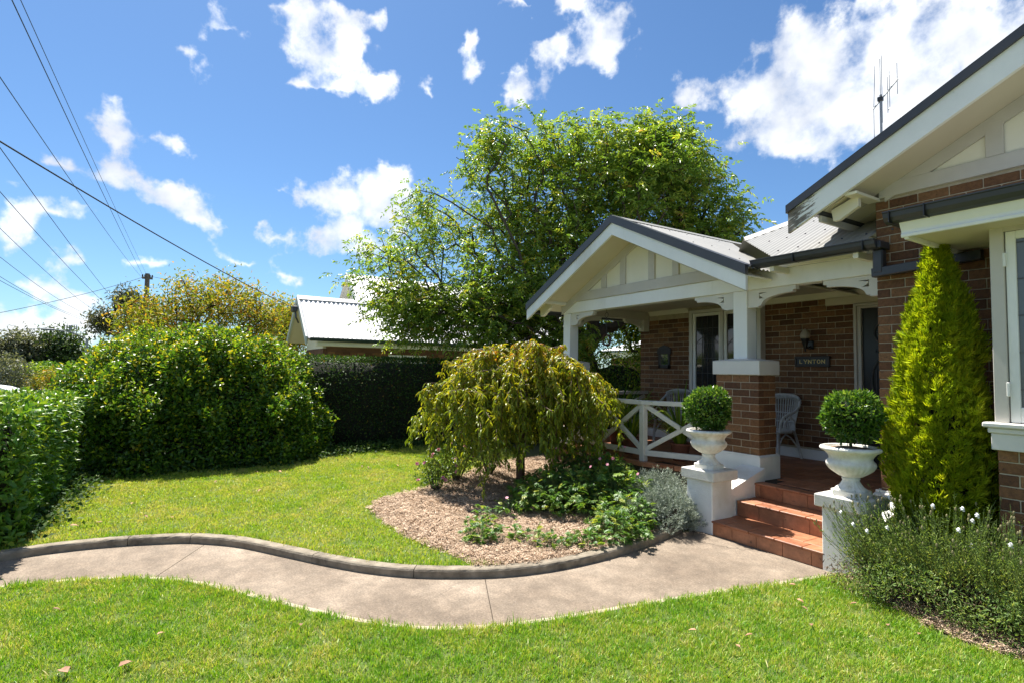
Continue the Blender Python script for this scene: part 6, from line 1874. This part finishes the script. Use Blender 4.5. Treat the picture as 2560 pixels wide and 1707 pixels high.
far_tree('wide tree turning gold behind the big glossy bush', (-24.0, 1.2, 0), [((-24, -.5, 3.4), (1.6, 1.4, 1.0), 80), ((-24, 1.1, 4.2), (1.9, 1.7, 1.1), 110), ((-24.2, 2.7, 3.8), (1.6, 1.4, 1.1), 90), ((-23.4, .4, 2.7), (1.5, 1.8, .8), 60), ((-23.6, 2.6, 2.6), (1.5, 1.5, .8), 60)], LM['autumn'], .17, .065, 46, .010, 'autumn_tree')
far_tree('small rounded orange tinged tree left of the neighbouring gable', (-26.2, 4.5, 0), [((-26.0, 4.4, 3.7), (1.0, 1.0, 1.1), 90), ((-25.8, 4.1, 2.6), (1.0, 1.0, .8), 50)], LM['autumn'], .15, .06, 70, .010, 'autumn_tree')
g_ = at_r(285, 700, 46)
far_tree('grey green eucalypt beside the wooden power pole', (g_[0], g_[1] + .2, 0), [((g_[0], g_[1] + .35, 5.9), (1.2, 1.0, .8), 40), ((g_[0], g_[1] - 1.0, 4.6), (1.0, .75, .65), 34), ((g_[0], g_[1] + 1.5, 4.9), (1.0, 1.0, .9), 34)], LM['gum'], .26, .09, 80, .03, 'eucalypt')
a_ = at_r(55, 800, 62); b_ = at_r(140, 800, 62)
far_tree('tall grey green street tree at the far left', (a_[0], a_[1], 0), [((a_[0], a_[1], 2.9), (1.6, 1.7, 1.5), 80), ((a_[0], a_[1] + .9, 2.4), (1.4, 1.5, 1.3), 50), ((a_[0], a_[1] - 1.1, 2.6), (1.0, 1.0, 1.2), 40)], LM['olive'], .30, .13, 60, .03, 'street_tree')
far_tree('dense dark green street tree beside the glossy bush', (b_[0], b_[1], 0), [((b_[0], b_[1], 3.0), (1.7, 1.7, 1.4), 90), ((b_[0], b_[1] - .4, 1.9), (1.7, 1.9, 1.0), 60)], LM['farleaf'], .32, .16, 70, .03, 'street_tree')
def far_bush(lab, px, py, r, sx, sz, mat, n, L):
    c = at_r(px, py, r)
    t = thing('street_shrub', lab, 'shrub', (c[0], c[1], 0))
    p = c + rdirs(n) * (rng.random((n, 1)) ** .4) * np.array([sx, sx, sz]); p = p[p[:, 2] > 0]
    n = len(p)
    leaf_part('foliage', t, mat, [leaf_arrays(p, rdirs(n), rdirs(n, .6), L * (.6 + .8 * rng.random(n)), L * .5, rng.random(n), 'oval')])
    part('stems', MB().tube([(c[0], c[1], -.05), (c[0], c[1], max(.3, c[2] * .6))], .06, 5), M['bark'], t)
far_bush('silvery shrub at the left picture edge behind the hedge', 12, 862, 40, 1.2, 1.3, LM['olive'], 2600, .16)
far_bush('yellow green shrub between the silvery shrub and the street trees', 72, 862, 46, 1.3, .9, LM['strap'], 2000, .18)
far_bush('orange leaved sapling behind the end of the laurel hedge', 85, 874, 44, .8, .6, LM['autumn'], 700, .16)
far_bush('orange and green sapling at the foot of the big bush', 122, 872, 40, .7, .8, LM['autumn'], 700, .16)
far_bush('round green shrub under the dark street tree', 112, 852, 56, 1.2, .8, LM['laurel'], 1600, .2)
for k, (px, r, lab) in enumerate(((15, 90, 'distant tree line at the far left of the street'), (110, 95, 'distant tree line behind the street trees'), (200, 90, 'distant trees behind the big glossy bush'))):
    c = at_r(px, 835, r)
    t = thing('distant_trees', lab, 'trees', (c[0], c[1], 0)); n = 3200
    p = c * np.array([1, 1, 0]) + rng.standard_normal((n, 3)) * np.array([2, 4.2, .1]); p[:, 2] = (rng.random(n) ** .8) * (3.2 + 1.0 * np.sin(p[:, 1] * .9 + k))
    leaf_part('foliage', t, LM['farleaf'], [leaf_arrays(p, rdirs(n), rdirs(n, .6), .5 * (.6 + .8 * rng.random(n)), .28, rng.random(n), 'oval')])
    t['kind'] = 'stuff'
# red roofed house and a paling fence far down the street
c_ = at_r(12, 815, 80)
rh = thing('red_roof_house', 'red tiled roof far off behind the grey green street tree', 'house', (c_[0], c_[1], 0))
part('wall', MB().box(c_[0] - 4, c_[0] + 4, c_[1] - 6, c_[1] + 5, 0, 2.2, .02), M['cream'], rh)
part('roof', MB().add([(c_[0] - 4.5, c_[1] - 6.5, 2.2), (c_[0] + 4.5, c_[1] - 6.5, 2.2), (c_[0] + 4.5, c_[1] + 5.5, 2.2), (c_[0] - 4.5, c_[1] + 5.5, 2.2), (c_[0], c_[1] - 3, 4.1), (c_[0], c_[1] + 2, 4.1)], [(0, 1, 4), (1, 2, 5, 4), (2, 3, 5), (3, 0, 4, 5)]), M['red_tile'], rh)
fa, fb = at_r(25, 890, 52), at_r(125, 890, 52)
fe = thing('paling_fence', 'low brown paling fence across the street', 'fence', (fa[0], fa[1], 0))
nP = 34
pm = MB().box(-.02, .02, -.085, .085, 0, 1.15, .006).mesh('paling'); pm.materials.append(M['fence'])
for i in range(nP):
    q = fa + (fb - fa) * i / (nP - 1)
    o = put('paling', pm, fe); o.location = (q[0] - fa[0], q[1] - fa[1], -.1 + .03 * rng.random())
part('fence_rail', MB().bar((fa[0] - .05, fa[1], .8), (fb[0] - .05, fb[1], .8), .05, .09), M['fence'], fe)

# ---- power poles, street lamps, wires
def pole(lab, px, py, r, arm, rad_=.13):
    c = at_r(px, py, r)
    t = thing('power_pole', lab, 'power pole', (c[0], c[1], 0), 'wooden power poles')
    part('pole', MB().tube([(c[0], c[1], -.3), (c[0], c[1], c[2])], [rad_ * 1.15, rad_ * .85], 10), M['pole'], t)
    for z, w in arm:
        part('crossarm', MB().box(c[0] - .06, c[0] + .06, c[1] - w, c[1] + w, c[2] - z - .06, c[2] - z + .06, .01), M['pole'], t)
        for s in (-.9, -.45, .45, .9):
            part('insulator', MB().lathe([(.02, 0), (.045, .03), (.03, .06), (.045, .09), (.02, .13)], (c[0], c[1] + s * w, c[2] - z + .06), 8), M['lead'], t)
    return c
pA = pole('dark wooden power pole rising above the gold leaved tree', 339, 629, 36, [(.25, .25)])
pB = pole('wooden power pole with a crossarm in front of the eucalypt', 279, 727, 56, [(.45, 1.1)])
pC = pole('distant pale power pole above the end of the laurel hedge', 85, 820, 75, [(.1, 1.0)])
wires = []
def wire(far, px, py, r_=.010, sag=0.25, ext=.35, lab='', y=None):
    far = np.array(far, float)
    d = ray(px, py)
    near = at_y(px, py, far[1] if y is None else y)
    if near[0] > -3: near = at_r(px, py, 9.0)
    start = near + (near - far) * ext
    pts = []
    # parabola hung between start and far pole that still passes the near point
    s_near = ext / (1 + ext)
    for s in np.linspace(0, 1, 25):
        p = start + (far - start) * s
        k = sag * (-(4 * s * (1 - s)) + 4 * s_near * (1 - s_near) * ((1 - s) / (1 - s_near)))
        pts.append(p + np.array([0, 0, k]))
    o = put('overhead_wire', MB().tube(pts, r_, 5).mesh('overhead_wire'), None, M['cable'])
    tag(o, lab, 'wire', 'overhead power wires')
wire(pA + np.array([0, -.2, -.15]), 27, 0, .006, .1, lab='steep dark wire from the top picture edge to the pole above the gold tree')
wire(pA + np.array([0, -.05, -.05]), 47, 0, .004, .1, lab='thinnest wire, just right of the steep dark wire, to the same pole')
wire(pA + np.array([0, -.25, -.25]), 0, 178, .005, .2, lab='wire crossing the thick cable, third from the right at the upper left')
wire(pB + np.array([0, .9, -.35]), 0, 340, .008, .5, lab='topmost wire running to the crossarm pole below the thick cable')
wire(pB + np.array([0, .5, -.35]), 0, 441, .008, .6, lab='second wire down running to the crossarm pole')
wire(pB + np.array([0, -.5, -.35]), 0, 525, .008, .7, lab='third wire down running to the crossarm pole')
wire(pB + np.array([0, -.9, -.35]), 0, 591, .008, .8, lab='fourth wire down running to the crossarm pole')
wire(pB + np.array([0, -1.0, -.40]), 0, 636, .008, .8, lab='fifth wire down, paired with the lowest wire to the crossarm pole')
wire(pB + np.array([0, -1.0, -.8]), 0, 645, .008, .5, lab='lowest wire of the fan running to the crossarm pole')
# cross street wires
def span(a, b, r_, sag, lab, grp='overhead power wires'):
    a, b = np.array(a), np.array(b)
    pts = [a + (b - a) * s - np.array([0, 0, 4 * sag * s * (1 - s)]) for s in np.linspace(0, 1, 21)]
    o = put('overhead_wire', MB().tube(pts, r_, 6).mesh('overhead_wire'), None, M['cable'])
    tag(o, lab, 'wire', grp)
span(pA + np.array([0, 0, -.12]), at_r(-60, 730, 30), .011, .15, 'overhead wire crossing the street from the pole top to the left')
span(pA + np.array([0, 0, -.12]), at_r(520, 655, 30), .010, .1, 'overhead wire from the pole top running right behind the gold tree')
span(pB + np.array([0, 0, -.1]), at_r(-60, 762, 40), .013, .2, 'lower overhead wire crossing the street to the left')
span(pC + np.array([0, .9, 0]), at_r(-40, 838, 45), .014, .3, 'low distant wire beside the pale pole')
c0 = at_r(0, 290, 9.5)
c1 = np.array([NR + .2, NY - .42, NZ - .42])
span(c0 + (c0 - c1) * .5, c1, .011, .22, 'thick black service cable sloping down to the neighbouring gable', 'service cables')
def lamp(lab, head, tip, r, base_z=0):
    a, b = at_r(*head, r), at_r(*tip, r)
    t = thing('street_lamp', lab, 'street lamp', (b[0], b[1], 0), 'street lamps down the road')
    part('lamp_pole', MB().tube([(b[0], b[1], -.1), (b[0], b[1], b[2])], .07, 8), M['steel'], t)
    part('lamp_arm', MB().tube([b, (a + b) / 2 + np.array([0, 0, .15]), a], .035, 6), M['steel'], t)
    part('lamp_head', MB().box(a[0] - .12, a[0] + .12, a[1] - .55, a[1] + .1, a[2] - .07, a[2] + .06, .03), M['steel'], t)
lamp('street lamp arm reaching left above the big bush', (120, 757), (200, 779), 45)
lamp('far street lamp at the left edge above the red roof', (14, 803), (-6, 812), 70)
c_ = at_r(163, 752, 130)
tw = thing('phone_tower', 'distant mobile phone mast with panel antennas', 'mast', (c_[0], c_[1], 0))
part('mast', MB().tube([(c_[0], c_[1], 0), (c_[0], c_[1], c_[2] + .3)], .22, 8), M['steel'], tw)
for k in range(6):
    part('panel_antenna', MB().box(c_[0] - .2, c_[0] + .2, c_[1] - 1.0 + .35 * k, c_[1] - .85 + .35 * k, c_[2] - 1.6 + .2 * (k % 2), c_[2] + .4, .03), M['steel'], tw)
part('head_frame', MB().box(c_[0] - .1, c_[0] + .1, c_[1] - 1.05, c_[1] + 1.0, c_[2] - .7, c_[2] - .5, .02), M['steel'], tw)

# ---- white car crossing at the corner
c_ = at_r(41, 912, 27.5)
cx, cyn = c_[0], c_[1]                       # nose
car = thing('parked_car', 'white car at the left edge behind the laurel hedge', 'car', (cx, cyn - 2.1, 0))
prof = [(0, .22), (0, .55), (-.05, .68), (-.35, .80), (-1.15, .93), (-1.25, .95), (-1.95, 1.42), (-2.4, 1.47), (-3.2, 1.45), (-3.7, 1.30), (-4.15, 1.02), (-4.3, .95), (-4.35, .5), (-4.3, .22)]
part('body', MB().prism([(cyn + a, b) for a, b in prof], 0, cx - .85, cx + .85), M['car_paint'], car)
part('side_window', MB().prism([(cyn - 1.45, .96), (cyn - 2.0, 1.37), (cyn - 2.55, 1.40), (cyn - 2.55, .96)], 0, cx + .851, cx + .858).prism([(cyn - 2.65, .96), (cyn - 2.65, 1.40), (cyn - 3.2, 1.38), (cyn - 3.7, 1.05), (cyn - 3.7, .96)], 0, cx + .851, cx + .858), M['glass'], car)
part('windscreen', MB().add([(cx - .72, cyn - 1.26, .975), (cx + .72, cyn - 1.26, .975), (cx + .62, cyn - 1.92, 1.425), (cx - .62, cyn - 1.92, 1.425)], [(0, 1, 2, 3)]), M['glass'], car)
for dy in (-.85, -3.45):
    for sx in (-1, 1):
        w = part('wheel', MB().tube([(cx + sx * .70, cyn + dy, .31), (cx + sx * .875, cyn + dy, .31)], .31, 18), M['rubber'], car)
        part('rim', MB().tube([(cx + sx * .872, cyn + dy, .31), (cx + sx * .885, cyn + dy, .31)], .19, 14), M['steel'], w)
for sx in (-1, 1):
    part('headlight', MB().box(cx + sx * .60 - .16, cx + sx * .60 + .16, cyn - .12, cyn + .012, .56, .70, .02), M['glass_tex'], car)

# ================================================================== FALLEN LEAVES
M['leaf_litter'] = surf('dry_leaf', (.20, .09, .045), (.42, .24, .14), 20, .8, 60, .2, .002, rand=.35)
def dry_leaf(px, py, z, size, lab, grp='fallen dry leaves'):
    c = at_z(px, py, z)
    az = rng.random() * 6.28
    d = np.array([[math.cos(az), math.sin(az), .12]])
    V, Fq, tn = leaf_arrays(np.array([[0, 0, .012]]), d, np.array([[.15 * rng.standard_normal(), .15 * rng.standard_normal(), 1.0]]), size, size * .45, np.array([.5]), 'lance')
    me = raw_mesh('fallen_leaf', np.vstack([V, V - np.array([0, 0, .0015])]), np.vstack([Fq, Fq[:, ::-1] + len(V)]), M['leaf_litter'])
    o = put('fallen_leaf', me); o.location = c
    tag(o, lab, 'leaf', grp)
la, lb = 'dry brown leaf lying on the lawn beyond the kerb', 'dry brown leaf lying on the grass in the foreground'
for px, py in ((585, 1083), (640, 1082), (830, 1070), (845, 1072), (910, 1068), (600, 1125), (330, 1185), (235, 1200), (300, 1158), (395, 1190), (690, 1170), (500, 1105), (325, 1090), (160, 1208)):
    dry_leaf(px, py, .075, .07, la)
for px, py in ((1830, 1378), (1840, 1395), (1828, 1345), (1970, 1388), (1730, 1460), (1600, 1450), (1700, 1490), (2040, 1440), (2110, 1460), (1865, 1440), (120, 1400), (360, 1460), (690, 1440)):
    dry_leaf(px, py, .035, .05, lb)
dry_leaf(155, 1548, .04, .11, 'large curled brown leaf at the bottom left of the lawn')
dry_leaf(272, 1535, .04, .09, 'orange twig like leaf right of the large curled leaf')
